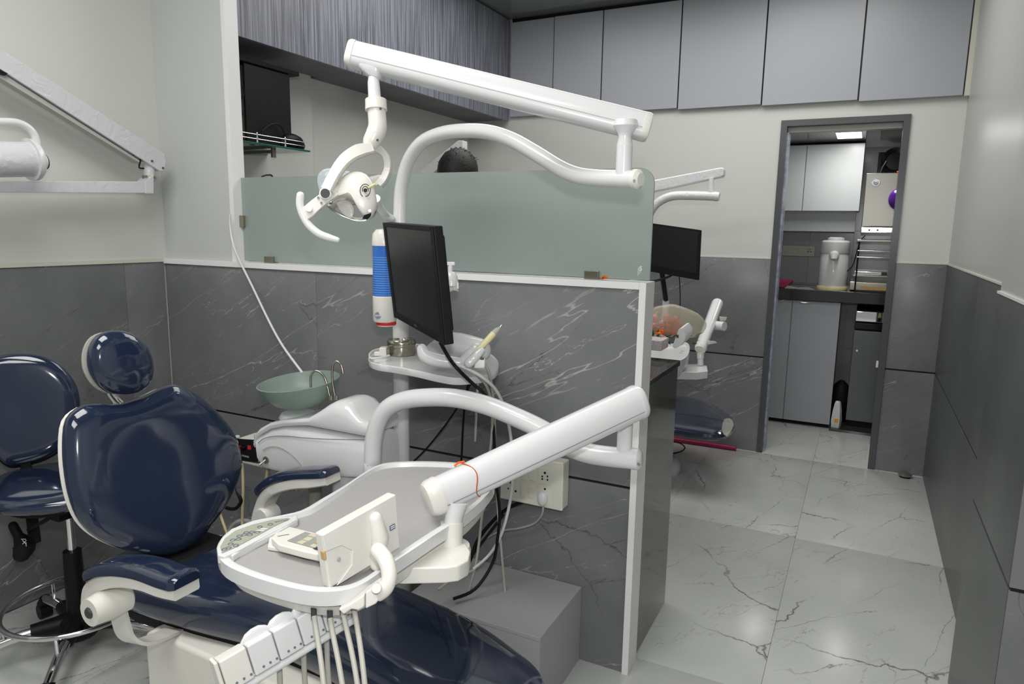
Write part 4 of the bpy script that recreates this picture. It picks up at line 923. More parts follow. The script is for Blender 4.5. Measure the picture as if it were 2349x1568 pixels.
inner = MB().prism([P(x, y, Z=ZT - 0.011) for x, y in ((512, 1280), (520, 1274), (585, 1243), (640, 1216), (682, 1192), (684, 1206), (640, 1232), (595, 1255), (560, 1272), (535, 1290))], (0, 0, 0.013), 0.003)
g.part('panel_step', inner, 'plastic_white')
# clamp on the near side and hose outlet
g.part('viewer_clamp', MB().prism([P(x, y, d=1.04) for x, y in ((838, 1397), (838, 1358), (862, 1340), (884, 1330), (893, 1345), (862, 1385))], FW * 0.03, 0.003), 'plastic_cream')
g.part('clamp_knob', MB().cyl(P(865, 1347, d=1.042), P(863, 1349, d=1.026), 0.0085, 0.007, 16), 'plastic_cream')
g.part('outlet_block', MB().prism([P(x, y, d=1.06) for x, y in ((775, 1397), (800, 1386), (836, 1362), (836, 1392), (822, 1400), (806, 1397), (788, 1410))], FW * 0.05, 0.003), 'plastic_cream')
hp = [((720, 1410), (728, 1460), (737, 1520), (746, 1600), (760, 1720)), ((757, 1415), (765, 1460), (777, 1520), (790, 1600), (805, 1720)), ((786, 1400), (797, 1450), (810, 1510), (823, 1590), (838, 1720)), ((811, 1390), (820, 1440), (829, 1500), (838, 1580), (850, 1720))]
for path in hp:
    pts = [P(x, y, d=1.09 - 0.02 * k) for k, (x, y) in enumerate(path)]
    g.part('hose', MB().tube(pts, 0.0042, 10, sm=4), 'hose')
    g.part('hose_sleeve', MB().tube([pts[0] + V((0, 0, 0.012)), pts[0] - V((0, 0, 0.006))], 0.0047, 10), 'label_ink')
g.done()
# instrument holder with five bays
g = Thing('instrument_holder', 'long white five-bay instrument holder hanging under the tray over the seat', 'instrument holder')
h0, h1 = P(512, 1555, d=1.02), P(800, 1385, d=1.16)
hd = (h1 - h0); hn = (-FW - UP * 0.1 + RT * 0.15).normalized(); hu = hd.cross(hn).normalized()
if hu.dot(UP) < 0: hu = -hu
hn = hu.cross(hd).normalized() * (1 if hu.cross(hd).dot(FW) < 0 else -1)
bnd = [0.0, 0.20, 0.395, 0.585, 0.775, 1.0]
for k in range(5):
    a, b_ = h0 + hd * (bnd[k] + 0.004), h0 + hd * (bnd[k + 1] - 0.004); hh = 0.052 - 0.001 * k
    bay = g.part('bay', MB().obox((a + b_) / 2 - hn * 0.012, (b_ - a), hu * hh, hn * 0.026, 0.003), 'plastic_cream' if k == 0 else 'plastic_white')
    for j in range(3):
        q = a + (b_ - a) * (0.35 + 0.27 * j) - hu * (hh / 2 - 0.009) + hn * 0.0012; g.part('pin_hole', MB().cyl(q, q + hn * 0.0012, 0.0019, seg=10), 'button_grey', parent=bay)
    if k: g.part('hook', MB().puff([(a + b_) / 2 + hd.normalized() * dx + hu * (hh / 2 + dz) - hn * 0.018 for dx, dz in ((-0.024, -0.008), (-0.014, 0.010), (0.010, 0.013), (0.026, 0.002), (0.026, -0.008))], hn, 0.005, 0.008, n=4, sm=2), 'film_white_far', parent=bay)
g.part('side_cheek', MB().prism([h0 - hd.normalized() * 0.001 + hu * a_ + hn * b2 for a_, b2 in ((0.028, 0.002), (0.030, -0.02), (-0.030, -0.028), (-0.034, 0.002))], -hd.normalized() * 0.006, 0.002), 'plastic_cream')
g.part('drip_tube', MB().tube([h0 - hu * 0.034 + hd * 0.1 - hn * 0.008, h0 + hd * 1.02 - hu * 0.033 - hn * 0.008], 0.0065, 14), 'plastic_white')
g.part('carrier', MB().tube([h1 - hn * 0.02, h1 - hn * 0.02 + V((0, 0, 0.05))], 0.012, 12), 'plastic_cream')
for t in (0.42, 0.62, 0.82):
    q = h0 + hd * t - hu * 0.040 - hn * 0.03
    g.part('hose', MB().tube([q + V((0, 0, 0.02)), q - V((0, 0, 0.05)), q - V((-0.01, 0, 0.25))], 0.0045, 10), 'hose')
g.done()
# x-ray film viewer
g = Thing('film_viewer', 'cream box shaped x-ray film viewer standing on the near edge of the tray', 'x-ray viewer')
vf = [P(742, 1228, d=1.06), P(911, 1133, d=1.17), P(920, 1253, d=1.185), P(760, 1352, d=1.075)]
vn = (vf[1] - vf[0]).cross(vf[3] - vf[0]).normalized(); vn = vn if vn.dot(FW) < 0 else -vn
bx_ = g.part('case', MB().prism([p - vn * 0.004 for p in vf], -vn * 0.020, 0.003), 'plastic_cream')
ins = lambda a, b: vf[0] * (1 - a) * (1 - b) + vf[1] * a * (1 - b) + vf[2] * a * b + vf[3] * (1 - a) * b
g.part('back_cover', MB().prism([ins(a, b) - vn * 0.004 for a, b in ((0.0, 0.0), (0.985, 0.0), (0.985, 1.0), (0.08, 1.0), (0.30, 0.80), (0.33, 0.55), (0.2, 0.35), (0.0, 0.3))], vn * 0.003, 0.001), 'plastic_cream', parent=bx_)
g.part('boss', MB().tube([ins(0.66, 0.20) + vn * 0.002, ins(0.68, 0.55) + vn * 0.006, ins(0.60, 1.02) + vn * 0.004], [0.011, 0.0145, 0.011], 16, round0=True, round1=True), 'plastic_cream')
g.part('stalk', MB().tube([P(868, 1262, d=1.075), P(885, 1285, d=1.06), P(893, 1318, d=1.05), P(886, 1348, d=1.045), P(868, 1366, d=1.05)], [0.0125, 0.0125, 0.012, 0.011, 0.009], 16, sm=4, round0=True), 'plastic_cream')
lb = g.part('label_plate', MB().prism([ins(a, b) for a, b in ((0.855, 0.50), (0.93, 0.50), (0.93, 0.59), (0.855, 0.59))], vn * 0.001), 'label_blue')
b = MB()
for k in range(2): b.prism([ins(a, bb) for a, bb in ((0.862, 0.515 + 0.035 * k), (0.922, 0.515 + 0.035 * k), (0.922, 0.533 + 0.035 * k), (0.862, 0.533 + 0.035 * k))], vn * 0.0014)
g.part('label_print', b, 'ink_white', parent=lb)
q = ins(0.14, 0.55); g.part('screw_cover', MB().cyl(q, q - vn * 0.0045 + vn * 0.006, 0.0034, seg=16), 'plastic_grey')
g.part('switch', MB().obox(ins(0.0, 0.38) - vn * 0.008, (vf[0] - vf[1]).normalized() * 0.004, vn * 0.01, (vf[0] - vf[3]).normalized() * 0.014, 0.001), 'wood_tan')
g.done()
# apex locator in its cradle
ZA = ZT - 0.009
g = Thing('apex_locator', 'cream handheld apex locator with printed keypad lying in a cradle on the tray', 'dental device')
cr_ = [P(x, y, Z=ZA) for x, y in ((612, 1262), (614, 1236), (660, 1212), (690, 1210), (760, 1232), (758, 1292))]
g.part('cradle', MB().prism([P(x, y, Z=ZA) for x, y in ((614, 1262), (618, 1242), (665, 1216), (760, 1240), (757, 1296), (640, 1266))], (0, 0, 0.008), 0.002), 'plastic_cream')
bo = [P(x, y, Z=ZA + 0.022) for x, y in ((622, 1232), (632, 1220), (660, 1214), (700, 1216), (765, 1234), (762, 1276), (700, 1264), (640, 1248))]
bd_ = g.part('body', MB().prism([p - V((0, 0, 0.014)) for p in bo], (0, 0, 0.014), 0.003), 'plastic_cream')
ZK = ZA + 0.0225
g.part('keypad', MB().prism([P(x, y, Z=ZK) for x, y in ((659, 1240), (700, 1220), (762, 1236), (760, 1268))], (0, 0, 0.0008)), 'keypad_grey', parent=bd_)
for pts, mt in ((((694, 1237), (706, 1231), (719, 1234), (708, 1241)), 'key_cream'), (((680, 1244), (692, 1239), (704, 1242), (693, 1248)), 'key_cream'), (((719, 1245), (728, 1239), (744, 1243), (735, 1250)), 'keypad_tan'), (((710, 1252), (720, 1247), (732, 1250), (723, 1256)), 'key_cream'), (((718, 1258), (742, 1250), (762, 1254), (760, 1268)), 'label_ink'), (((706, 1228), (716, 1223), (732, 1227), (722, 1232)), 'key_cream')):
    g.part('key', MB().prism([P(x, y, Z=ZK + 0.0008) for x, y in pts], (0, 0, 0.0008)), mt, parent=bd_)
g.part('print_line', MB().obox(P(650, 1227, Z=ZK), V((0.012, 0.016, 0)), V((0.001, -0.001, 0)), V((0, 0, 0.0005))), 'button_grey', parent=bd_)
g.done()
# ------------------------------------------------------------------ dental chair
g = Thing('dental_chair', 'glossy navy blue dental patient chair with white armrests and base', 'dental chair')
ZM_ = 0.405
seat_o = [V((x, y, ZM_)) for x, y in ((-1.80, 1.12), (-1.74, 1.03), (-1.60, 1.0), (-1.40, 1.02), (-1.2, 1.055), (-1.0, 1.055), (-0.80, 1.035), (-0.66, 1.03), (-0.555, 1.07), (-0.515, 1.15), (-0.53, 1.24), (-0.62, 1.30), (-0.76, 1.35), (-0.95, 1.378), (-1.2, 1.385), (-1.45, 1.37), (-1.66, 1.34), (-1.78, 1.25))]
sm_ = MB().puff(seat_o, (0, 0, 1), 0.058, 0.052, pw=3.0, sm=5)
cxs = sum((p.x for p in seat_o)) / len(seat_o)
for v in sm_.v:
    # waist between thigh part and leg part, gentle rise towards the hips
    t = (v.x + 1.8) / 1.27; v.z += 0.022 * math.cos(t * math.pi * 1.0) * 0.8 - 0.006
g.part('seat', sm_, 'vinyl')
und = [V((p.x * 0.98 - 0.02, 1.19 + (p.y - 1.19) * 0.86, ZM_ - 0.065)) for p in seat_o]
g.part('seat_shade', MB().prism(und, (0, 0, 0.03), 0.004), 'black_matte')  # black slab standing in for the shadow under the cushion
# backrest
bpx = ((184, 930), (215, 925), (270, 925), (325, 908), (365, 889), (395, 881), (427, 891), (466, 916), (506, 956), (537, 1000), (551, 1045), (549, 1085), (527, 1140), (492, 1195), (452, 1240), (420, 1262), (380, 1273), (330, 1270), (270, 1256), (217, 1230), (182, 1197), (160, 1150), (147, 1090), (142, 1020), (150, 960))
bn_ = V((0.962, -0.10, 0.25)).normalized(); bo_ = V((-1.60, 1.10, 0.47))
bpts = [P(x, y, pl=(bo_, bn_)) for x, y in bpx]
bk = MB().puff(bpts, bn_, 0.050, 0.035, pw=2.5, dish=0.022, sm=3, n=9, soft=True)
g.part('backrest', bk, 'vinyl')
bc_ = sum(bpts, V()) / len(bpts)
shell = [bc_ + (p - bc_) * 0.985 - bn_ * 0.030 for p in bpts]
g.part('back_shell', MB().puff(shell, bn_, 0.010, 0.03, pw=3, sm=3), 'plastic_cream', label='cream moulded shell behind the navy backrest')
# panel seam of the backrest: inset piping
hpx = ((200, 832), (203, 797), (221, 769), (255, 757), (290, 761), (322, 779), (342, 808), (350, 842), (344, 874), (322, 896), (290, 905), (255, 902), (227, 886), (208, 860))
ho = P(275, 832, X=-1.70); hn_ = V((0.95, -0.12, 0.12)).normalized()
hp_ = [P(x, y, pl=(ho, hn_)) for x, y in hpx]
g.part('headrest', MB().puff(hp_, hn_, 0.042, 0.030, pw=2.3, dish=0.008, sm=3, n=8), 'vinyl')
hc_ = sum(hp_, V()) / len(hp_)
g.part('headrest_shell', MB().puff([hc_ + (p - hc_) * 0.97 - hn_ * 0.022 + V((0, -0.006, 0)) for p in hp_], hn_, 0.006, 0.012, pw=3, sm=3), 'rubber_grey')
g.part('headrest_bar', MB().tube([hc_ - hn_ * 0.035, hc_ - hn_ * 0.06 - V((0, 0, 0.08)), bc_ - bn_ * 0.06 + V((0, 0, 0.12))], 0.012, 12, sm=4), 'chrome')
g.part('hinge_block', MB().box((-1.66, 1.08, 0.36), (-1.54, 1.30, 0.47), 0.01), 'black_matte')
def ribbon(path, Y, w, th, top=True):
    """rounded bar following pixels on a vertical plane Y, w wide along y, th thick"""
    q = catmull([P(x, y, Y=Y) for x, y in path], 4); L = len(q) - 1; rings = []
    for i, p in enumerate(q):
        t = (q[min(i + 1, L)] - q[max(i - 1, 0)]).normalized(); n_ = V((0, 1, 0)).cross(t); n_ = n_ if n_.z > 0 or abs(n_.z) < 0.2 else -n_
        n_ = V((-t.z, 0, t.x)).normalized() * (1 if t.x > -0.3 else 1)
        k = i / L * (len(th) - 1); j = min(int(k), len(th) - 2); h = (th[j] + (th[j + 1] - th[j]) * (k - j)) / 2
        k = i / L * (len(w) - 1); j = min(int(k), len(w) - 2); ww = (w[j] + (w[j + 1] - w[j]) * (k - j)) / 2
        rings.append([p + V((0, 1, 0)) * a * ww + n_ * b * h for a, b in ((-1, -0.75), (-0.9, -1), (0.9, -1), (1, -0.75), (1, 0.75), (0.9, 1), (-0.9, 1), (-1, 0.75))])
    return MB().loft(rings)
def ribbon_pad(path, Y, w, th):
    q = catmull([P(x, y, Y=Y) for x, y in path], 4); L = len(q) - 1; rings = []
    for i, p in enumerate(q):
        t = (q[min(i + 1, L)] - q[max(i - 1, 0)]).normalized(); n_ = V((-t.z, 0, t.x)).normalized()
        s = i / L; e = min(1, 0.35 + 6 * s) * min(1, 0.82 + 4 * (1 - s))
        rings.append([p + V((0, 1, 0)) * math.cos(a) * abs(math.cos(a)) ** -0.45 * w / 2 * e + n_ * (max(math.sin(a), 0) ** 0.7 * th * e if math.sin(a) > 0 else -0.002) for a in [R(i2 * 20 + 1) for i2 in range(10)] + [R(200), R(270), R(340)]])
    return MB().loft(rings)
YN = 0.86
arm1 = g.part('armrest', ribbon(((236, 1395), (226, 1372), (230, 1345), (255, 1325), (300, 1317), (350, 1324), (392, 1340), (428, 1350)), YN, (0.07, 0.06, 0.064, 0.068, 0.068, 0.06), (0.038, 0.036, 0.032, 0.030, 0.028, 0.026)), 'plastic_cream', label='cream armrest nearest the camera')
g.part('pad', ribbon_pad(((216, 1322), (235, 1311), (262, 1303), (300, 1302), (345, 1309), (390, 1325), (430, 1337)), YN, 0.074, 0.022), 'vinyl', parent=arm1)
q = P(236, 1390, Y=YN - 0.03)
g.part('pivot', MB().lathe([(0.030, -0.03), (0.0335, 0.0), (0.0335, 0.05), (0.028, 0.055)], q + V((0, 0.0, 0)), (0, 1, 0), 26), 'plastic_cream', parent=arm1)
g.part('pivot_bolt', MB().lathe([(0.0001, -0.034), (0.010, -0.034), (0.013, -0.030)], q, (0, 1, 0), 10), 'label_ink', parent=arm1)
pa = [P(x, y, Y=Y) for x, y, Y in ((268, 1385, 0.875), (278, 1428, 0.875), (291, 1460, 0.88), (320, 1473, 0.905), (360, 1462, 0.96), (400, 1444, 1.03))]
pq = catmull(pa, 4); rings = []; wv0 = V((0.97, 0.2, 0)).normalized()
for i, p in enumerate(pq):
    t = (pq[min(i + 1, len(pq) - 1)] - pq[max(i - 1, 0)]).normalized(); wv = (wv0 - t * wv0.dot(t)).normalized(); sd_ = t.cross(wv)
    rings.append([p + wv * 0.022 * a + sd_ * 0.004 * b for a, b in ((-1, -1), (1, -1), (1, 1), (-1, 1))])
g.part('armrest_bracket', MB().loft(rings), 'plastic_cream')
YF = 1.42
arm2 = g.part('armrest', ribbon(((601, 1190), (606, 1165), (618, 1136), (642, 1116), (685, 1104), (725, 1101), (763, 1096)), YF, (0.06, 0.055, 0.06, 0.066, 0.066, 0.06), (0.034, 0.032, 0.030, 0.028, 0.028, 0.026)), 'plastic_cream', label='cream armrest on the spittoon side')
g.part('pad', ribbon_pad(((600, 1134), (612, 1118), (630, 1104), (660, 1092), (700, 1088), (735, 1087), (764, 1086)), YF, 0.072, 0.021), 'vinyl', parent=arm2)
q2_ = P(600, 1186, Y=YF - 0.03); g.part('pivot', MB().lathe([(0.024, -0.004), (0.027, 0.0), (0.027, 0.05)], q2_, (0, 1, 0), 24), 'plastic_cream', parent=arm2)
g.part('armrest_bracket', MB().tube([q2_ + V((0, 0.03, 0)), q2_ + V((0.02, 0.03, -0.08)), q2_ + V((0.06, -0.04, -0.13))], 0.014, 10, sm=3), 'plastic_cream')
# base
bx0 = P(333, 1500, Y=1.0).x
g.part('base_housing', MB().prism([V((bx0, 1.0, 0.10)), V((bx0, 1.0, 0.345)), V((bx0 + 0.03, 1.0, 0.36)), V((-0.92, 1.0, 0.345)), V((-0.86, 1.0, 0.30)), V((-0.88, 1.0, 0.10))], (0, 0.34, 0), 0.012), 'plastic_cream')
g.part('base_plate', MB().prism([V((x, y, 0.0)) for x, y in ((bx0 - 0.05, 1.0), (bx0 - 0.02, 0.94), (-0.9, 0.94), (-0.66, 1.02), (-0.62, 1.18), (-0.68, 1.34), (-0.9, 1.40), (bx0, 1.40), (bx0 - 0.05, 1.3))], (0, 0, 0.10), 0.012), 'plastic_cream')
g.part('base_trim', MB().prism([V((x, y, 0.10)) for x, y in ((bx0 - 0.03, 1.02), (-0.9, 0.96), (-0.7, 1.04), (-0.7, 1.32), (bx0 - 0.02, 1.36))], (0, 0, 0.006)), 'plastic_grey')
g.done()
# ------------------------------------------------------------------ operator stool
g = Thing('operator_stool', 'navy blue operator stool with backrest and chrome five-star foot ring base by the left wall', 'stool')
SC = V((-2.13, 1.19, 0)); zr = 0.165
spx = ((-120, 880), (-60, 835), (0, 815), (55, 811), (105, 819), (148, 846), (176, 885), (184, 930), (174, 980), (146, 1022), (108, 1048), (62, 1062), (20, 1066), (-14, 1040), (-60, 1000), (-110, 960))
so_ = P(30, 940, d=2.15); sn_ = V((0.80, -0.55, 0.12)).normalized()
g.part('backrest', MB().puff([P(x, y, pl=(so_, sn_)) for x, y in spx], sn_, 0.030, 0.035, pw=2.4, dish=0.01, sm=3, n=8), 'vinyl')
g.part('back_cover', MB().puff([P(x, y + 6, pl=(so_ - sn_ * 0.03, sn_)) for x, y in spx], sn_, 0.005, 0.02, pw=3, sm=3), 'black_matte')
sz = P(75, 1150, X=SC.x + 0.02).z
c_ = V((SC.x - 0.02, SC.y - 0.02, 0.555))
seat = [c_ + V((0.205 * math.cos(a) * (1 + 0.06 * math.cos(2 * a)), 0.195 * math.sin(a), 0)) for a in [2 * math.pi * k / 14 for k in range(14)]]
g.part('seat', MB().puff(seat, (0, 0, 1), 0.035, 0.038, pw=2.6, sm=3, dish=0.008), 'vinyl')
g.part('seat_plate', MB().cyl(c_ + V((0, 0, -0.05)), c_ + V((0, 0, -0.032)), 0.13), 'black_matte')
pb2 = P(60, 1100, pl=(so_ - sn_ * 0.03, sn_))
g.part('back_upright', MB().prism([P(x, y, pl=(so_ - sn_ * 0.03, sn_)) for x, y in ((46, 1040), (70, 1040), (78, 1110), (95, 1240), (68, 1250), (50, 1110))], sn_ * 0.012, 0.002), 'black')
g.part('mechanism', MB().obox(c_ + V((0, 0, -0.07)), V((0.16, 0, 0)), V((0, 0.09, 0)), V((0, 0, 0.035)), 0.006), 'black')
g.part('lever', MB().tube([c_ + V((0.02, 0, -0.07)), P(110, 1190, d=2.1), P(65, 1215, d=2.12)], 0.006, 8), 'black')
kn_ = g.part('knob', MB().tube([P(30, 1205, d=2.12), P(42, 1228, d=2.12), P(56, 1250, d=2.12), P(50, 1270, d=2.12)], [0.013, 0.014, 0.032, 0.024], 14, sm=3, round0=True, round1=True), 'black_matte', label='black tension knob with white print')
g.part('print', MB().obox(P(54, 1236, d=2.083), RT * 0.014, UP * 0.0015, FW * 0.001).obox(P(56, 1243, d=2.083), RT * 0.012 - UP * 0.012, UP * 0.0012 + RT * 0.0012, FW * 0.001).obox(P(56, 1243, d=2.083), RT * 0.012 + UP * 0.012, UP * 0.0012 - RT * 0.0012, FW * 0.001).obox(P(60, 1248, d=2.083), UP * 0.012, RT * 0.0015, FW * 0.001), 'ink_white', parent=kn_)
top = V((SC.x, SC.y, 0))
g.part('gas_cylinder', MB().cyl(top + V((0, 0, 0.12)), top + V((0, 0, 0.34)), 0.030, 0.026, 20), 'black')
g.part('piston', MB().cyl(top + V((0, 0, 0.34)), top + V((0, 0, 0.50)), 0.0125), 'chrome')
g.part('hub', MB().lathe([(0.05, 0.055), (0.06, 0.07), (0.055, 0.12), (0.034, 0.135)], top, seg=20), 'black')
rr = 0.200
g.part('foot_ring', MB().tube(arc(top + V((0, 0, zr)), (1, 0, 0), (0, 1, 0), rr, 0, 360, 48), 0.0085, 12), 'chrome')
tgt = P(130, 1545, Z=0.06); a0_ = math.atan2(tgt.y - top.y, tgt.x - top.x)
for k in range(5):
    a = a0_ + k * 2 * math.pi / 5; dv = V((math.cos(a), math.sin(a), 0))
    lg = g.part('leg', MB().tube([top + dv * 0.09 + V((0, 0, 0.105)), top + dv * 0.18 + V((0, 0, 0.095)), top + dv * 0.29 + V((0, 0, 0.072))], [0.0155, 0.0155, 0.0135], 14, sm=3), 'chrome')
    g.part('leg_sleeve', MB().tube([top + dv * 0.03 + V((0, 0, 0.105)), top + dv * 0.125 + V((0, 0, 0.104))], [0.03, 0.022], 12), 'black', parent=lg)
    g.part('caster', MB().tube([top + dv * 0.28 + V((0, 0, 0.075)), top + dv * 0.30 + V((0, 0, 0.05))], [0.018, 0.021], 12).cyl(top + dv * 0.30 + V((-dv.y * 0.018, dv.x * 0.018, 0.025)), top + dv * 0.30 + V((dv.y * 0.018, -dv.x * 0.018, 0.025)), 0.025, seg=16), 'black', parent=lg)
    g.part('ring_bracket', MB().tube([top + dv * 0.192 + V((0, 0, 0.095)), top + dv * 0.198 + V((0, 0, zr))], 0.005, 8), 'chrome', parent=lg)
g.done()
# ------------------------------------------------------------------ wrapped x-ray unit on the left wall
g = Thing('x_ray_unit', 'white wall x-ray unit with film-wrapped arms and camera head on the left wall', 'x-ray unit')
XA = -2.44; pw_ = lambda x, y, X=XA: P(x, y, X=X)
g.part('lower_arm', MB().prism([pw_(-160, 414), pw_(352, 416), pw_(352, 443), pw_(-160, 440)], (-0.055, 0, 0), 0.002), 'film_white')
g.part('upper_arm', MB().prism([pw_(-160, 5), pw_(0, 111), pw_(378, 352), pw_(381, 372), pw_(376, 392), pw_(366, 392), pw_(330, 368), pw_(0, 158), pw_(-160, 50)], (-0.06, 0, 0), 0.002), 'film_white')
g.part('arm_channel', MB().prism([pw_(-160, 56, XA - 0.01), pw_(0, 164, XA - 0.01), pw_(330, 374, XA - 0.01), pw_(318, 372, XA - 0.01), pw_(0, 178, XA - 0.01), pw_(-160, 72, XA - 0.01)], (-0.035, 0, 0)), 'plastic_grey')
g.part('black_patch', MB().prism([pw_(0, 160, XA + 0.002), pw_(18, 168, XA + 0.002), pw_(12, 173, XA + 0.002), pw_(0, 168, XA + 0.002)], (-0.02, 0, 0)), 'black')
ej = g.part('elbow', MB().cyl(pw_(342, 372, XA - 0.028), pw_(342, 412, XA - 0.028), 0.020), 'film_white')
g.part('elbow_collar', MB().cyl(pw_(342, 404, XA - 0.028), pw_(342, 409, XA - 0.028), 0.024), 'clip_metal', parent=ej)
g.part('elbow_block', MB().prism([pw_(334, 416, XA + 0.002), pw_(353, 400, XA + 0.002), pw_(353, 444, XA + 0.002), pw_(334, 444, XA + 0.002)], (-0.056, 0, 0), 0.002), 'film_white', parent=ej)
for x, y in ((349, 369), (374, 385)): g.part('bolt', MB().cyl(pw_(x, y, XA + 0.003), pw_(x, y, XA - 0.004), 0.0042, seg=12), 'label_ink')
g.part('cable_loop', MB().tube([pw_(x, y, XA - 0.01) for x, y in ((305, 354), (318, 360), (322, 368), (319, 384), (330, 386))], 0.003, 8, sm=3), 'black')
XH = -2.33
hd_ = g.part('tube_head', MB().tube([P(-140, 365, X=XH), P(70, 365, X=XH)], 0.053, 28), 'film_white')
g.part('head_flange', MB().tube([P(66, 366, X=XH), P(76, 366, X=XH), P(82, 366, X=XH)], [0.064, 0.064, 0.058], 28), 'plastic_white', parent=hd_)
g.part('hub', MB().tube([P(80, 369, X=XH), P(92, 370, X=XH)], [0.034, 0.030], 20), 'clip_metal', parent=hd_)
g.part('pivot', MB().tube([P(84, 370, X=XH), P(101, 371, X=XH)], 0.024, 20), 'plastic_white')
g.part('pivot_cap', MB().tube([P(101, 371, X=XH), P(104, 371, X=XH)], 0.023, 20), 'label_ink')
g.part('yoke', MB().tube([P(x, y, X=XH) for x, y in ((-140, 283), (0, 279), (45, 283), (72, 300), (84, 325), (90, 366))], 0.0115, 14, sm=5), 'plastic_white')
g.part('wall_plate', MB().box((-2.568, 0.80, 1.35), (-2.54, 1.02, 2.2), 0.004), 'plastic_white'); g.part('wall_arm', MB().box((-2.545, 0.86, 1.45), (-2.44, 0.93, 1.53), 0.006), 'plastic_white')
g.done()
# ------------------------------------------------------------------ white hose from the screen clamp into the bowl
single('white_hose', MB().tube([P(527, 492, Y=1.885), P(528, 520, Y=1.885), P(534, 556, Y=1.875), P(547, 592, Y=1.86), P(578, 655, Y=1.83), P(618, 738, Y=1.76), P(650, 795, Y=1.70), P(694, 855, Y=1.64)], 0.0042, 10, sm=5), 'plastic_white', 'thin white hose hanging from the glass clamp down to the green bowl', 'hose')
# ------------------------------------------------------------------ laminate duct box
g = Thing('duct_box', 'low grey textured laminate box on the floor against the half wall', 'box')
nc = P(1242, 1464, Z=0.25)
g.part('top', MB().box((-1.15, nc.y, 0.238), (-0.70, 1.902, 0.25), 0.001), 'grey_laminate_box')
g.part('front', MB().box((-1.15, nc.y + 0.001, 0.0), (-0.7005, nc.y + 0.014, 0.2375)), 'grey_laminate_box')
g.part('side', MB().box((-0.713, nc.y + 0.014, 0.0), (-0.7005, 1.902, 0.2375)), 'grey_laminate_box'); g.done()
# ------------------------------------------------------------------ socket board on the half wall
g = Thing('socket_board', 'large cream socket and switch board on the grey marble half wall', 'socket')
YS = 1.852
fr_ = [P(1148, 1040, Y=YS), P(1292, 1058, Y=YS), P(1290, 1174, Y=YS), P(1148, 1142, Y=YS)]
z1, z0_ = (fr_[0].z + fr_[1].z) / 2, (fr_[2].z + fr_[3].z) / 2; x0_, x1_ = fr_[0].x, fr_[1].x
g.part('back_box', MB().box((x0_ + 0.002, YS + 0.010, z0_ + 0.002), (x1_ - 0.0, 1.903, z1 - 0.002), 0.004), 'switch_white')
fp = g.part('face_plate', MB().box((x0_, YS, z0_), (x1_ + 0.001, YS + 0.012, z1), 0.004), 'switch_white')
def spt(x, y, o=0.0): return P(x, y, Y=YS - o)
for x, y, w_, h_ in ((1204, 1087, 13, 30), (1220, 1087, 13, 30), (1202, 1126, 13, 30), (1219, 1127, 13, 30)):
    q = spt(x, y); g.part('switch', MB().obox(q, V((w_ * 0.00135, 0, 0)), V((0, 0.007, 0.0)), V((0, 0, h_ * 0.00125)), 0.001), 'switch_white', parent=fp)
for x, y in ((1250, 1092), (1172, 1118), (1248, 1140)):
    q = spt(x, y); g.part('module_frame', MB().obox(q, V((0.046, 0, 0)), V((0, 0.002, 0)), V((0, 0, 0.052)), 0.0008), 'switch_white', parent=fp)
for x, y, r_ in ((1250, 1084, 3.0), (1244, 1092, 2.2), (1256, 1092, 2.2), (1244, 1098, 2.2), (1256, 1100, 2.2), (1172, 1107, 3), (1166, 1120, 2), (1183, 1126, 2.8), (1250, 1121, 2.6)):
    q = spt(x, y, 0.0011); g.part('pin_hole', MB().cyl(q, q + V((0, -0.0008, 0)), r_ * 0.00125, seg=12), 'black', parent=fp)
g.done()
g = Thing('plug', 'translucent plug in the lower right socket with a grey cord', 'plug')
q = spt(1245, 1142, 0.003); g.part('body', MB().puff([q + V((dx, 0, dz)) for dx, dz in ((-0.014, 0.016), (0.0, 0.022), (0.014, 0.016), (0.016, -0.008), (0.006, -0.024), (-0.006, -0.024), (-0.016, -0.008))], (0, -1, 0), 0.016, 0.001, n=5, sm=2), 'plastic_white')
g.part('cord', MB().tube([P(1246, 1160, Y=YS - 0.01), P(1243, 1180, Y=YS - 0.01), P(1225, 1200, Y=YS), P(1190, 1211, Y=YS), P(1160, 1215, Y=YS), P(1130, 1225, Y=YS), P(1100, 1245, Y=YS)], 0.0034, 10, sm=4), 'rubber_grey'); g.done()
# ------------------------------------------------------------------ cables
def cable(name, path, r, mt, label):
    single(name, MB().tube([P(x, y, Y=Y) for x, y, Y in path], r, 10, sm=5), mt, label, 'cable')
cable('cable', [(1010, 785, 1.42), (1030, 820, 1.44), (1052, 848, 1.44), (1085, 880, 1.50), (1112, 905, 1.62), (1128, 950, 1.70), (1134, 1010, 1.73), (1136, 1090, 1.75), (1146, 1170, 1.76), (1142, 1230, 1.76), (1130, 1290, 1.74), (1090, 1350, 1.68), (1040, 1373, 1.62)], 0.0048, 'black', 'thick black cable hanging from the bottom of the monitor over the shelf edge')
cable('cable', [(985, 815, 1.50), (1025, 828, 1.50), (1065, 842, 1.50), (1108, 866, 1.53), (1140, 898, 1.6), (1160, 945, 1.68), (1172, 1005, 1.74), (1176, 1080, 1.77), (1170, 1150, 1.78), (1150, 1225, 1.78), (1122, 1272, 1.77), (1085, 1305, 1.72)], 0.0048, 'plastic_white', 'white cable sweeping from the scaler over the shelf edge to the floor box')
cable('cable', [(1084, 838, 1.52), (1095, 858, 1.53), (1116, 885, 1.58), (1127, 925, 1.66), (1129, 985, 1.72), (1120, 1070, 1.75), (1106, 1180, 1.76), (1092, 1290, 1.74), (1066, 1388, 1.70)], 0.0042, 'hose', 'grey cable running behind the tray down to the navy seat edge')
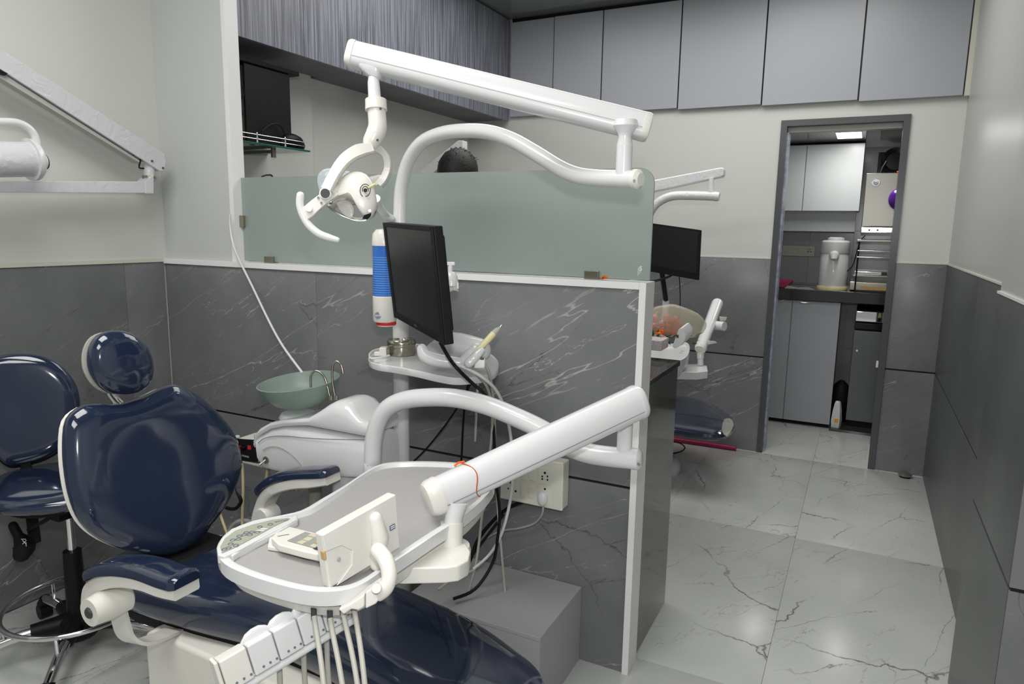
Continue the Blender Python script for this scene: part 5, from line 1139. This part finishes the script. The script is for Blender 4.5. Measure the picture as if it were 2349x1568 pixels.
cable('cable', [(1100, 822, 1.54), (1118, 845, 1.55), (1128, 885, 1.60), (1134, 950, 1.70), (1136, 1040, 1.76), (1141, 1150, 1.78), (1150, 1260, 1.78), (1160, 1370, 1.76), (1170, 1448, 1.68)], 0.0042, 'hose', 'grey cable falling in front of the low laminate box')
cable('cable', [(1082, 875, 1.70), (1055, 925, 1.75), (1010, 990, 1.80), (955, 1052, 1.83), (900, 1090, 1.84)], 0.0030, 'black', 'thin black cable slanting to the lower left behind the tray')
cable('cable', [(1078, 862, 1.72), (1068, 910, 1.78), (1062, 980, 1.82), (1058, 1060, 1.84), (1050, 1120, 1.84)], 0.0034, 'black', 'thin black cable hanging straight down beside the lamp post')
cable('cable', [(1200, 1150, 1.86), (1165, 1165, 1.86), (1130, 1195, 1.86), (1095, 1240, 1.84), (1070, 1300, 1.80), (1020, 1340, 1.76), (985, 1352, 1.70)], 0.0060, 'black', 'thick black cable leaving the bottom of the socket board')
cable('cable', [(1155, 1180, 1.85), (1120, 1225, 1.84), (1085, 1270, 1.82), (1050, 1310, 1.78), (1010, 1345, 1.74)], 0.0048, 'black_matte', 'black cable running beside the thick one under the socket board')
cable('cable', [(1085, 1308, 1.70), (1060, 1318, 1.66), (1035, 1330, 1.62), (1005, 1352, 1.58)], 0.0045, 'hose', 'short pale cable end lying behind the navy seat edge')
# hoses left of the spittoon
cable('hose', [(556, 1058, 1.52), (558, 1120, 1.52), (556, 1180, 1.52), (556, 1240, 1.50)], 0.0048, 'plastic_yellow', 'cream hose hanging below the small black control box')
cable('hose', [(545, 1070, 1.50), (512, 1120, 1.50), (505, 1170, 1.50), (518, 1215, 1.48), (530, 1245, 1.46)], 0.0046, 'plastic_yellow', 'cream hose curving behind the navy backrest edge')
cable('hose', [(615, 1062, 1.56), (611, 1095, 1.56), (606, 1120, 1.56), (600, 1150, 1.56)], 0.0045, 'plastic_yellow', 'short cream hose below the spittoon body')
cable('hose', [(516, 1420, 1.60), (518, 1260, 1.60), (528, 1215, 1.62), (550, 1195, 1.62), (580, 1200, 1.62), (600, 1230, 1.60), (606, 1270, 1.58), (610, 1430, 1.58)], 0.0085, 'plastic_grey', 'thick grey drain hose looping up from the floor behind the chair')
single('hook', MB().tube([P(x, y, Y=1.50) for x, y in ((541, 1100), (541, 1125), (550, 1140), (552, 1152), (540, 1166), (522, 1165), (512, 1158))], [0.0015, 0.0015, 0.006, 0.006, 0.006, 0.006, 0.004], 10, sm=4), 'black', 'black rubber hook hanging between the backrest and the control box', 'hook')
# ------------------------------------------------------------------ computer on the glass shelf (back room, left wall)
g = Thing('glass_shelf', 'small green glass shelf with steel rails on the left wall behind the screen', 'shelf')
zs = P(712, 345, X=-2.30).z; sy0, sy1 = 2.03, P(712, 345, X=-2.30).y
sh_ = [V((-2.565, sy0, zs)), V((-2.30, sy0, zs)), V((-2.30, sy1, zs)), V((-2.565, sy1, zs))]
g.part('glass_plate', MB().prism(sh_, (0, 0, -0.008), 0.001), 'glass_green')
for dz in (0.016, 0.034): g.part('rail', MB().cyl((-2.312, sy0, zs + dz), (-2.312, sy1 - 0.02, zs + dz), 0.002, seg=8), 'chrome')
for px in (590, 654):
    q = P(px, 320, X=-2.312); g.part('rail_post', MB().lathe([(0.004, 0), (0.0045, 0.008), (0.003, 0.014), (0.0045, 0.02), (0.003, 0.03), (0.0045, 0.038), (0.003, 0.043)], (-2.312, q.y, zs), seg=10), 'chrome')
q = P(612, 350, X=-2.40); g.part('bracket', MB().box((-2.565, q.y, zs - 0.026), (-2.36, q.y + 0.012, zs - 0.012), 0.001), 'clip_metal'); g.part('bracket', MB().box((-2.372, q.y - 0.004, zs - 0.045), (-2.36, q.y + 0.016, zs - 0.008), 0.001), 'clip_metal')
g.done()
tz1 = P(665, 172, X=-2.35).z
g = Thing('computer_tower', 'black computer tower showing its ports, standing on the glass shelf', 'computer')
ty0, ty1 = P(566, 300, X=-2.35).y, P(667, 250, X=-2.35).y
g.part('case', MB().box((-2.545, ty0, zs + 0.001), (-2.35, ty1, tz1), 0.003), 'black')
pb3 = g.part('rear_panel', MB().box((-2.535, ty0 - 0.003, zs + 0.01), (-2.36, ty0 + 0.001, tz1 - 0.01)), 'steel_brushed')
for k in range(12): g.part('port', MB().box((-2.40, ty0 - 0.005, zs + 0.03 + k * 0.022), (-2.37 - (k % 3) * 0.004, ty0 - 0.002, zs + 0.044 + k * 0.022)), 'black' if k % 2 else 'button_grey', parent=pb3)
g.done()
single('keyboard', MB().prism([V((-2.54, 2.02, tz1 + 0.002)), V((-2.34, 2.02, tz1 + 0.002)), V((-2.34, P(687, 176, X=-2.34).y, tz1 + 0.002)), V((-2.54, P(687, 176, X=-2.34).y, tz1 + 0.002))], (0, 0, 0.018), 0.003), 'black_matte', 'flat black slab lying on top of the computer tower', 'keyboard')
a_ = P(705, 330, X=-2.33); single('speaker', MB().puff([V((-2.36, ty1 + 0.005 + dy, zs + 0.001 + dz)) for dy, dz in ((-0.07, 0.0), (-0.07, 0.05), (-0.02, 0.07), (0.04, 0.06), (0.065, 0.035), (0.065, 0.0))], (1, 0, 0), 0.04, 0.04, n=5, sm=2), 'black', 'rounded black speaker on the glass shelf in front of the tower', 'speaker')
for path, lab in ((((556, 200), (560, 215), (548, 240), (556, 260), (552, 300), (560, 320), (580, 332), (612, 326)), 'black cable looping under the glass shelf edge'), (((600, 300), (625, 284), (645, 290), (655, 315)), 'black cable arching over the speaker on the glass shelf'), (((590, 520), (596, 440), (600, 408), (606, 403), (615, 401), (626, 406), (636, 450), (640, 520)), 'black cable peeping over the top edge of the frosted screen')):
    single('cable', MB().tube([P(x, y, X=-2.33 if lab[12] == 'l' or 'arching' in lab else -2.562) for x, y in path], 0.0028, 8, sm=4), 'black', lab, 'cable')
# ------------------------------------------------------------------ second dental unit behind the partition
g = Thing('operating_light', 'second operating light with a film-wrapped arm beyond the frosted screen', 'dental lamp')
YL = 3.7
sw = lambda x, y, Y=YL: P(x, y, Y=Y)
aA, aB = sw(1480, 430), sw(1656, 396)
g.part('box_arm', MB().prism([sw(1470, 418), sw(1655, 383), sw(1661, 386), sw(1660, 402), sw(1655, 406), sw(1470, 446)], (0, 0.06, 0), 0.012), 'film_white_far')
g.part('curved_tube', MB().tube([sw(x, y) for x, y in ((1430, 700), (1470, 600), (1482, 520), (1492, 486), (1510, 464), (1540, 450), (1580, 448), (1644, 450))], 0.0235, 16, sm=4), 'film_white_far')
g.part('end_cap', MB().tube([sw(1640, 450), sw(1650, 451)], [0.0255, 0.022], 18), 'plastic_white')
g.part('swivel_joint', MB().tube([sw(1632, 446), sw(1631, 424), sw(1632, 408)], [0.017, 0.014, 0.012], 14), 'plastic_white')
g.part('post', MB().cyl(V((sw(1430, 700).x, YL, 0.0)), sw(1430, 700), 0.024), 'plastic_white')
g.done()
g = Thing('fork_arm', 'pale slanted lamp arm seen over the frosted screen left of the dark hair', 'dental arm')
YA = 3.4
g.part('beam', MB().prism([P(x, y, Y=YA) for x, y in ((905, 440), (1050, 322), (1062, 322), (1062, 345), (935, 440))], (0, 0.05, 0), 0.004), 'film_white_far')
g.part('pole', MB().cyl(P(1060, 335, Y=YA + 0.03), V((P(1060, 335, Y=YA + 0.03).x, YA + 0.03, 0.0)), 0.02), 'plastic_white'); g.done()
# monitor
g = Thing('monitor', 'black flat monitor facing the aisle beyond the end of the half wall', 'monitor')
YM = 3.9
mc_ = [P(x, y, d=dd_) for x, y, dd_ in ((1470, 508, 3.75), (1606, 527, 3.55), (1600, 642, 3.57), (1466, 618, 3.77))]
mn = (mc_[1] - mc_[0]).cross(mc_[3] - mc_[0]).normalized(); mn = mn if mn.dot(FW) < 0 else -mn
g.part('housing', MB().prism(mc_, -mn * 0.025, 0.003), 'black')
fi = lambda a, b: mc_[0] * (1 - a) * (1 - b) + mc_[1] * a * (1 - b) + mc_[2] * a * b + mc_[3] * (1 - a) * b
g.part('screen', MB().prism([fi(a, b) for a, b in ((0.02, 0.04), (0.97, 0.04), (0.97, 0.87), (0.02, 0.87))], mn * 0.001), 'screen_off')
g.part('stand', MB().cyl(fi(0.35, 0.9) - mn * 0.03, V((fi(0.35, 0.9).x - 0.05, 4.05, 0.95)), 0.014), 'black'); g.part('stand', MB().cyl(V((fi(0.35, 0.9).x - 0.05, 4.05, 0.95)), V((fi(0.35, 0.9).x - 0.05, 4.05, 0.0)), 0.02), 'plastic_white')
g.done()
single('cable', MB().tube([P(1558, 633, Y=3.66), P(1560, 665, Y=3.7), P(1560, 700, Y=3.7), P(1556, 760, Y=3.6)], 0.0025, 8, sm=4), 'black', 'thin black cable dropping from the second monitor', 'cable')
single('cable', MB().tube([P(1545, 628, Y=3.6), P(1530, 636, Y=3.5), P(1510, 642, Y=3.3), P(1480, 648, Y=3.0), P(1430, 655, Y=2.8)], 0.006, 8, sm=4), 'black', 'thick black cable curving left from under the second monitor', 'cable')
# tray
g = Thing('instrument_tray', 'second white instrument tray holding flowers beyond the end of the half wall', 'dental tray')
ZT2 = 0.835
lp = [P(x, y, Z=ZT2) for x, y in ((1420, 830), (1440, 800), (1490, 790), (1540, 790), (1572, 786), (1582, 795), (1578, 815), (1560, 828), (1520, 836), (1470, 842))]
lp = smooth_loop(lp, 3); g.part('rim', dish(lp, 0.05, 0.014, 0.012, ZT2 + 0.005), 'plastic_white')
cc2 = sum(lp, V()) / len(lp); g.part('underbody', MB().loft([[V((cc2.x + (p.x - cc2.x) * k, cc2.y + (p.y - cc2.y) * k, z)) for p in lp] for k, z in ((0.93, ZT2 - 0.045), (0.80, ZT2 - 0.075), (0.6, ZT2 - 0.08))]), 'plastic_white')
for x, y in ((1561, 809), (1566, 805)): q = P(x, y, Z=ZT2 + 0.006); g.part('button', MB().tube(arc(q, (1, 0, 0), (0, 1, 0), 0.007, 0, 360, 12), 0.001, 5), 'plastic_grey')
vf2 = [P(x, y, d=2.46) for x, y in ((1556, 755), (1564, 752), (1573, 766), (1571, 780), (1563, 792), (1549, 800), (1541, 796))]
g.part('viewer', MB().prism(vf2, FW * 0.03 + RT * 0.034 + UP * 0.022, 0.003), 'plastic_white'); q = P(1554, 771, d=2.458)
g.part('viewer_button', MB().obox(q, RT * 0.008, UP * 0.011, FW * 0.003), 'label_ink')
g.part('mount_bar', MB().prism([P(x, y, Z=0.745) for x, y in ((1480, 838), (1600, 834), (1622, 838), (1624, 850), (1600, 853), (1480, 850))], (0, 0, -0.035), 0.004), 'plastic_white')
g.done()
md = (P(1608, 838, Z=0.745) - V((0, 0, CH))).dot(FW)
g = Thing('delivery_arm', 'second white tubular delivery arm with round end cap beyond the half wall', 'dental arm')
g.part('mount_post', MB().cyl(P(1607, 838, d=md), P(1607, 818, d=md), 0.014, seg=16), 'plastic_white')
g.part('tubular_arm', MB().tube([P(1607, 799, d=md), P(1618, 770, d=md + 0.10), P(1645, 697, d=md + 0.35)], [0.027, 0.027, 0.030], 22, round1=True), 'plastic_white')
g.part('end_cap', MB().tube([P(1608, 797, d=md - 0.012), P(1606, 802, d=md - 0.02)], [0.0285, 0.024], 22), 'plastic_cream')
g.part('neck', MB().cyl(P(1607, 822, d=md), P(1607, 808, d=md), 0.0165, seg=18), 'film_white_far')
g.part('side_tube', MB().tube([P(1630, 745, d=md + 0.22), P(1662, 748, d=md + 0.16)], [0.022, 0.0225], 18), 'plastic_white')
g.part('film_scrap', MB().puff([P(x, y, d=md + 0.1) for x, y in ((1650, 725), (1668, 727), (1665, 735), (1652, 736))], -FW, 0.003, 0.003, n=3, sm=1), 'film_clear')
g.part('film_scrap', MB().puff([P(x, y, d=md) for x, y in ((1622, 780), (1640, 782), (1645, 786), (1625, 790))], -FW, 0.003, 0.003, n=3, sm=1), 'film_clear')
g.done()
# flowers in plastic bag on that tray
ZB_ = ZT2
db = 2.60
g = Thing('plastic_bag', 'translucent plastic bag of pink and orange flowers lying on the second tray', 'bag')
bo2 = [P(x, y, d=db) for x, y in ((1455, 760), (1490, 712), (1515, 702), (1540, 699), (1565, 706), (1590, 716), (1608, 728), (1620, 745), (1616, 758), (1600, 770), (1570, 774), (1530, 768), (1490, 768))]
g.part('bag_skin', MB().puff(bo2, -FW + UP * 0.3, 0.05, 0.05, sm=3, n=6), 'bag_film')
random.seed(3)
b = MB()
for k in range(26):
    x = random.uniform(1478, 1560); y = random.uniform(728, 764); b.ball(P(x, y, d=db + random.uniform(-0.02, 0.03)), random.uniform(0.010, 0.017), 8)
mat('petal_pink', srgb(225, 120, 95), 0.6)
g.part('petals', b, 'petal_pink'); g.e = g.done(); g.e and None
for o in g.e.children:
    if o.name.startswith('petals'): o['kind'] = 'stuff'
b = MB()
for k in range(30):
    p0 = P(random.uniform(1490, 1600), random.uniform(768, 792), d=db - 0.03 + random.uniform(-0.01, 0.03)); dv = V((random.uniform(-1, 1), random.uniform(-1, 1), random.uniform(-0.1, 0.5))).normalized()
    sd_ = dv.cross(V((0, 0, 1))).normalized() * 0.008; b.loft([[p0, p0 + sd_ * 0.1, p0 + dv * 0.001], [p0 + dv * 0.02 - sd_, p0 + dv * 0.02 + sd_, p0 + dv * 0.02 + V((0, 0, 0.002))], [p0 + dv * 0.045, p0 + dv * 0.045 + sd_ * 0.1, p0 + dv * 0.046]])
o = single('leaves', b, 'green_leaf', 'green leaves heaped under the plastic bag of flowers', 'leaves'); o['kind'] = 'stuff'
for x, y, mt, lab in ((1515, 762, ('orange', 'yellow'), 'orange marigold nearest the half wall under the bag'), (1520, 775, ('yellow', 'orange'), 'yellow marigold beside the speckled box')):
    q = P(x, y, d=db - 0.06); blossom('marigold', q, 0.014, mt, lab)
q1_, q2_ = P(1480, 776, d=2.5), P(1526, 797, d=2.5)
single('speckled_box', MB().obox(P(1502, 787, d=2.50), V((0.075, 0, 0)), V((0, 0.10, 0)), V((0, 0, 0.036)), 0.002), 'speckle', 'small pink speckled cardboard box on the second tray', 'box')
# second chair
g = Thing('dental_chair', 'second navy dental chair low behind the granite cabinet, foot end towards the aisle', 'dental chair')
ZC2 = 0.335
co = [P(x, y, Z=ZC2) for x, y in ((1430, 975), (1480, 930), (1545, 915), (1590, 918), (1640, 935), (1680, 962), (1684, 985), (1655, 1003), (1600, 1000), (1530, 990), (1460, 985))]
g.part('seat', MB().puff(co, (0, 0, 1), 0.045, 0.04, pw=2.8, sm=3), 'vinyl')
cc3 = sum(co, V()) / len(co)
g.part('foot_cover', MB().puff([P(x, y, Z=ZC2 + 0.03) for x, y in ((1655, 985), (1660, 962), (1675, 960), (1683, 970), (1680, 985), (1668, 1000))], (0.2, -0.3, 1), 0.012, 0.02, n=4, sm=2), 'film_clear')
g.part('base', MB().box((cc3.x - 0.55, cc3.y - 0.10, 0.0), (cc3.x - 0.12, cc3.y + 0.12, 0.21), 0.02), 'plastic_white')
g.done()
g = Thing('foot_control', 'rounded white foot control on the floor peeping past the granite cabinet', 'foot control')
q = P(1530, 1090, Z=0.0); g.part('body', MB().lathe([(0.085, 0), (0.09, 0.02), (0.085, 0.06), (0.06, 0.085), (0.01, 0.09)], (q.x - 0.03, q.y + 0.06, 0), seg=28), 'plastic_white')
g.part('pedal', MB().cyl((q.x - 0.03, q.y + 0.06, 0.088), (q.x - 0.03, q.y + 0.06, 0.10), 0.03), 'plastic_grey'); g.done()
a, b_ = P(1530, 1005, Z=0.016), P(1689, 1028, Z=0.016); single('pink_stick', MB().cyl(a + (a - b_) * 0.5, b_, 0.0155, seg=16), 'pink', 'magenta pink rod lying on the floor along the back wall', 'rod')
single('cable', MB().tube([P(x, y, Z=z) for x, y, z in ((1540, 1012, 0.12), (1560, 1016, 0.08), (1571, 1026, 0.03), (1562, 1035, 0.01), (1540, 1040, 0.005))], 0.004, 8, sm=4), 'black', 'black cable end curling out beside the granite cabinet near the floor', 'cable')
# ------------------------------------------------------------------ person behind the frosted screen
g = Thing('person', 'person with short dark hair standing behind the frosted screen, facing away', 'person')
px_, py_ = P(1054, 370, Y=2.66).x, 2.66
top_z = P(1054, 342, Y=2.66).z
k = top_z / 1.68; H = lambda x, y, z: V((px_ + x * k, py_ + y * k, z * k))
def skin(name, joints, edges, root, mt, sub=2, **kw):
    me = bpy.data.meshes.new(name); pts = [H(*j[:3]) for j in joints]; o0 = V((px_, py_, 0))
    me.from_pydata([p - o0 for p in pts], edges, []); ob = bpy.data.objects.new(name, me); C.objects.link(ob)
    sk = ob.modifiers.new('skin', 'SKIN'); sd = ob.modifiers.new('sub', 'SUBSURF'); sd.levels = sd.render_levels = sub
    for i, j in enumerate(joints):
        v = me.skin_vertices[0].data[i]; r_ = j[3] * k; v.radius = (r_, (j[4] if len(j) > 4 else j[3]) * k)
    me.skin_vertices[0].data[root].use_root = True
    dg = bpy.context.evaluated_depsgraph_get(); ev = ob.evaluated_get(dg); m2 = bpy.data.meshes.new_from_object(ev)
    bpy.data.objects.remove(ob)
    b = MB(); b.v = [v.co + o0 for v in m2.vertices]; b.f = [tuple(p.vertices) for p in m2.polygons]; return b
J = [(0, 0, 0.95, 0.13), (0, 0, 1.12, 0.125), (0, 0, 1.30, 0.145), (0, 0, 1.40, 0.08), (0, 0.01, 1.47, 0.052), (0, 0, 1.53, 0.07),
     (0.17, 0, 1.36, 0.055), (0.24, -0.02, 1.12, 0.042), (0.20, 0.12, 0.95, 0.034), (0.17, 0.20, 0.96, 0.030), (-0.17, 0, 1.36, 0.055), (-0.24, -0.02, 1.12, 0.042), (-0.20, 0.12, 0.95, 0.034), (-0.17, 0.20, 0.96, 0.030),
     (0.09, 0, 0.86, 0.085), (0.10, 0, 0.48, 0.058), (0.10, -0.01, 0.09, 0.040), (0.10, 0.12, 0.035, 0.035), (-0.09, 0, 0.86, 0.085), (-0.10, 0, 0.48, 0.058), (-0.10, -0.01, 0.09, 0.040), (-0.10, 0.12, 0.035, 0.035), (0, 0.005, 1.585, 0.078)]
E_ = [(0, 1), (1, 2), (2, 3), (3, 4), (4, 5), (5, 22), (3, 6), (6, 7), (7, 8), (8, 9), (3, 10), (10, 11), (11, 12), (12, 13), (0, 14), (14, 15), (15, 16), (16, 17), (0, 18), (18, 19), (19, 20), (20, 21)]
g.part('body', skin('body', J, E_, 0, 'skin'), 'skin')
JS = [(0, 0, 0.93, 0.145), (0, 0, 1.12, 0.14), (0, 0, 1.30, 0.158), (0, 0, 1.39, 0.10), (0.175, 0, 1.365, 0.068), (0.235, -0.015, 1.16, 0.058), (-0.175, 0, 1.365, 0.068), (-0.235, -0.015, 1.16, 0.058)]
g.part('shirt', skin('shirt', JS, [(0, 1), (1, 2), (2, 3), (3, 4), (4, 5), (3, 6), (6, 7)], 0, 'shirt'), 'shirt')
JT = [(0, 0, 0.96, 0.145), (0.09, 0, 0.86, 0.10), (0.10, 0, 0.48, 0.075), (0.10, -0.01, 0.10, 0.06), (-0.09, 0, 0.86, 0.10), (-0.10, 0, 0.48, 0.075), (-0.10, -0.01, 0.10, 0.06)]
g.part('trousers', skin('trousers', JT, [(0, 1), (1, 2), (2, 3), (0, 4), (4, 5), (5, 6)], 0, 'trousers'), 'trousers')
for s in (-1, 1):
    g.part('shoe', MB().puff([H(s * 0.10 + dx, dy, 0.022) for dx, dy in ((-0.04, -0.06), (0.04, -0.06), (0.045, 0.08), (0.03, 0.18), (-0.03, 0.18), (-0.045, 0.08))], (0, 0, 1), 0.05, 0.022, n=4, sm=3), 'black')
    hd2 = MB().puff([H(s * 0.17 + dx, 0.21 + dy, 0.96) for dx, dy in ((-0.035, -0.02), (0.035, -0.02), (0.04, 0.05), (0.02, 0.075), (-0.02, 0.075), (-0.04, 0.05))], (0, 0, 1), 0.013, 0.013, n=3, sm=2)
    for j in range(4): hd2.tube([H(s * 0.17 - 0.028 + j * 0.019, 0.27, 0.96), H(s * 0.17 - 0.032 + j * 0.021, 0.31 - abs(j - 1.4) * 0.005, 0.957), H(s * 0.17 - 0.032 + j * 0.021, 0.335 - abs(j - 1.4) * 0.008, 0.945)], 0.0085 * k, 8, round1=True)
    hd2.tube([H(s * 0.17 - s * 0.03, 0.21, 0.955), H(s * 0.17 - s * 0.058, 0.24, 0.95), H(s * 0.17 - s * 0.062, 0.268, 0.945)], 0.010 * k, 8, round1=True)
    g.part('hand', hd2, 'skin'); g.part('ear', MB().ball(H(s * 0.080, 0.0, 1.555), (0.010 * k, 0.018 * k, 0.03 * k), 10), 'skin')
    e_ = g.part('eye', MB().ball(H(s * 0.032, 0.083, 1.565), 0.011 * k, 10), 'ink_white'); g.part('iris', MB().ball(H(s * 0.032, 0.0925, 1.565), 0.0045 * k, 8), 'black', parent=e_)
g.part('nose', MB().loft([[H(dx * w_, 0.078 + dy, z) for dx, dy in ((-1, 0), (0, d_), (1, 0))] for z, w_, d_ in ((1.565, 0.007, 0.012), (1.54, 0.011, 0.022), (1.525, 0.014, 0.024), (1.518, 0.012, 0.008)) for dy in (0,)][0:4]), 'skin')
g.part('mouth', MB().puff([H(dx, 0.082, 1.495 + dz) for dx, dz in ((-0.024, 0), (-0.01, 0.006), (0.01, 0.006), (0.024, 0), (0, -0.008))], (0, 1, 0), 0.006, 0.004, n=3, sm=2), 'petal_pink')
hb_ = MB().ball(H(0, -0.008, 1.585), (0.089 * k, 0.100 * k, 0.098 * k), 28)
for v in hb_.v:
    n3 = noise.noise(v * 60) * 0.004; dv = (v - H(0, 0, 1.585)); v += dv.normalized() * n3
    if dv.y > 0.03 * k and dv.z < 0.045 * k: v.y -= 0.035 * k
g.part('hair', hb_, 'hair')
tf = MB(); random.seed(5)
for i in range(70):
    a = random.uniform(0, 2 * math.pi); el_ = random.uniform(0.2, 1.5); dv = V((math.cos(a) * math.cos(el_), math.sin(a) * math.cos(el_), math.sin(el_)))
    p0 = H(0, -0.008, 1.585) + V((dv.x * 0.086, dv.y * 0.096, dv.z * 0.096)) * k; tf.tube([p0, p0 + dv * 0.007 + V((random.uniform(-1, 1), random.uniform(-1, 1), 0.3)) * 0.006], [0.002, 0.0006], 5)
o = g.part('hair_tuft', tf, 'hair'); o['kind'] = 'stuff'
g.done()
bpy.data.orphans_purge() if hasattr(bpy.data, 'orphans_purge') else None
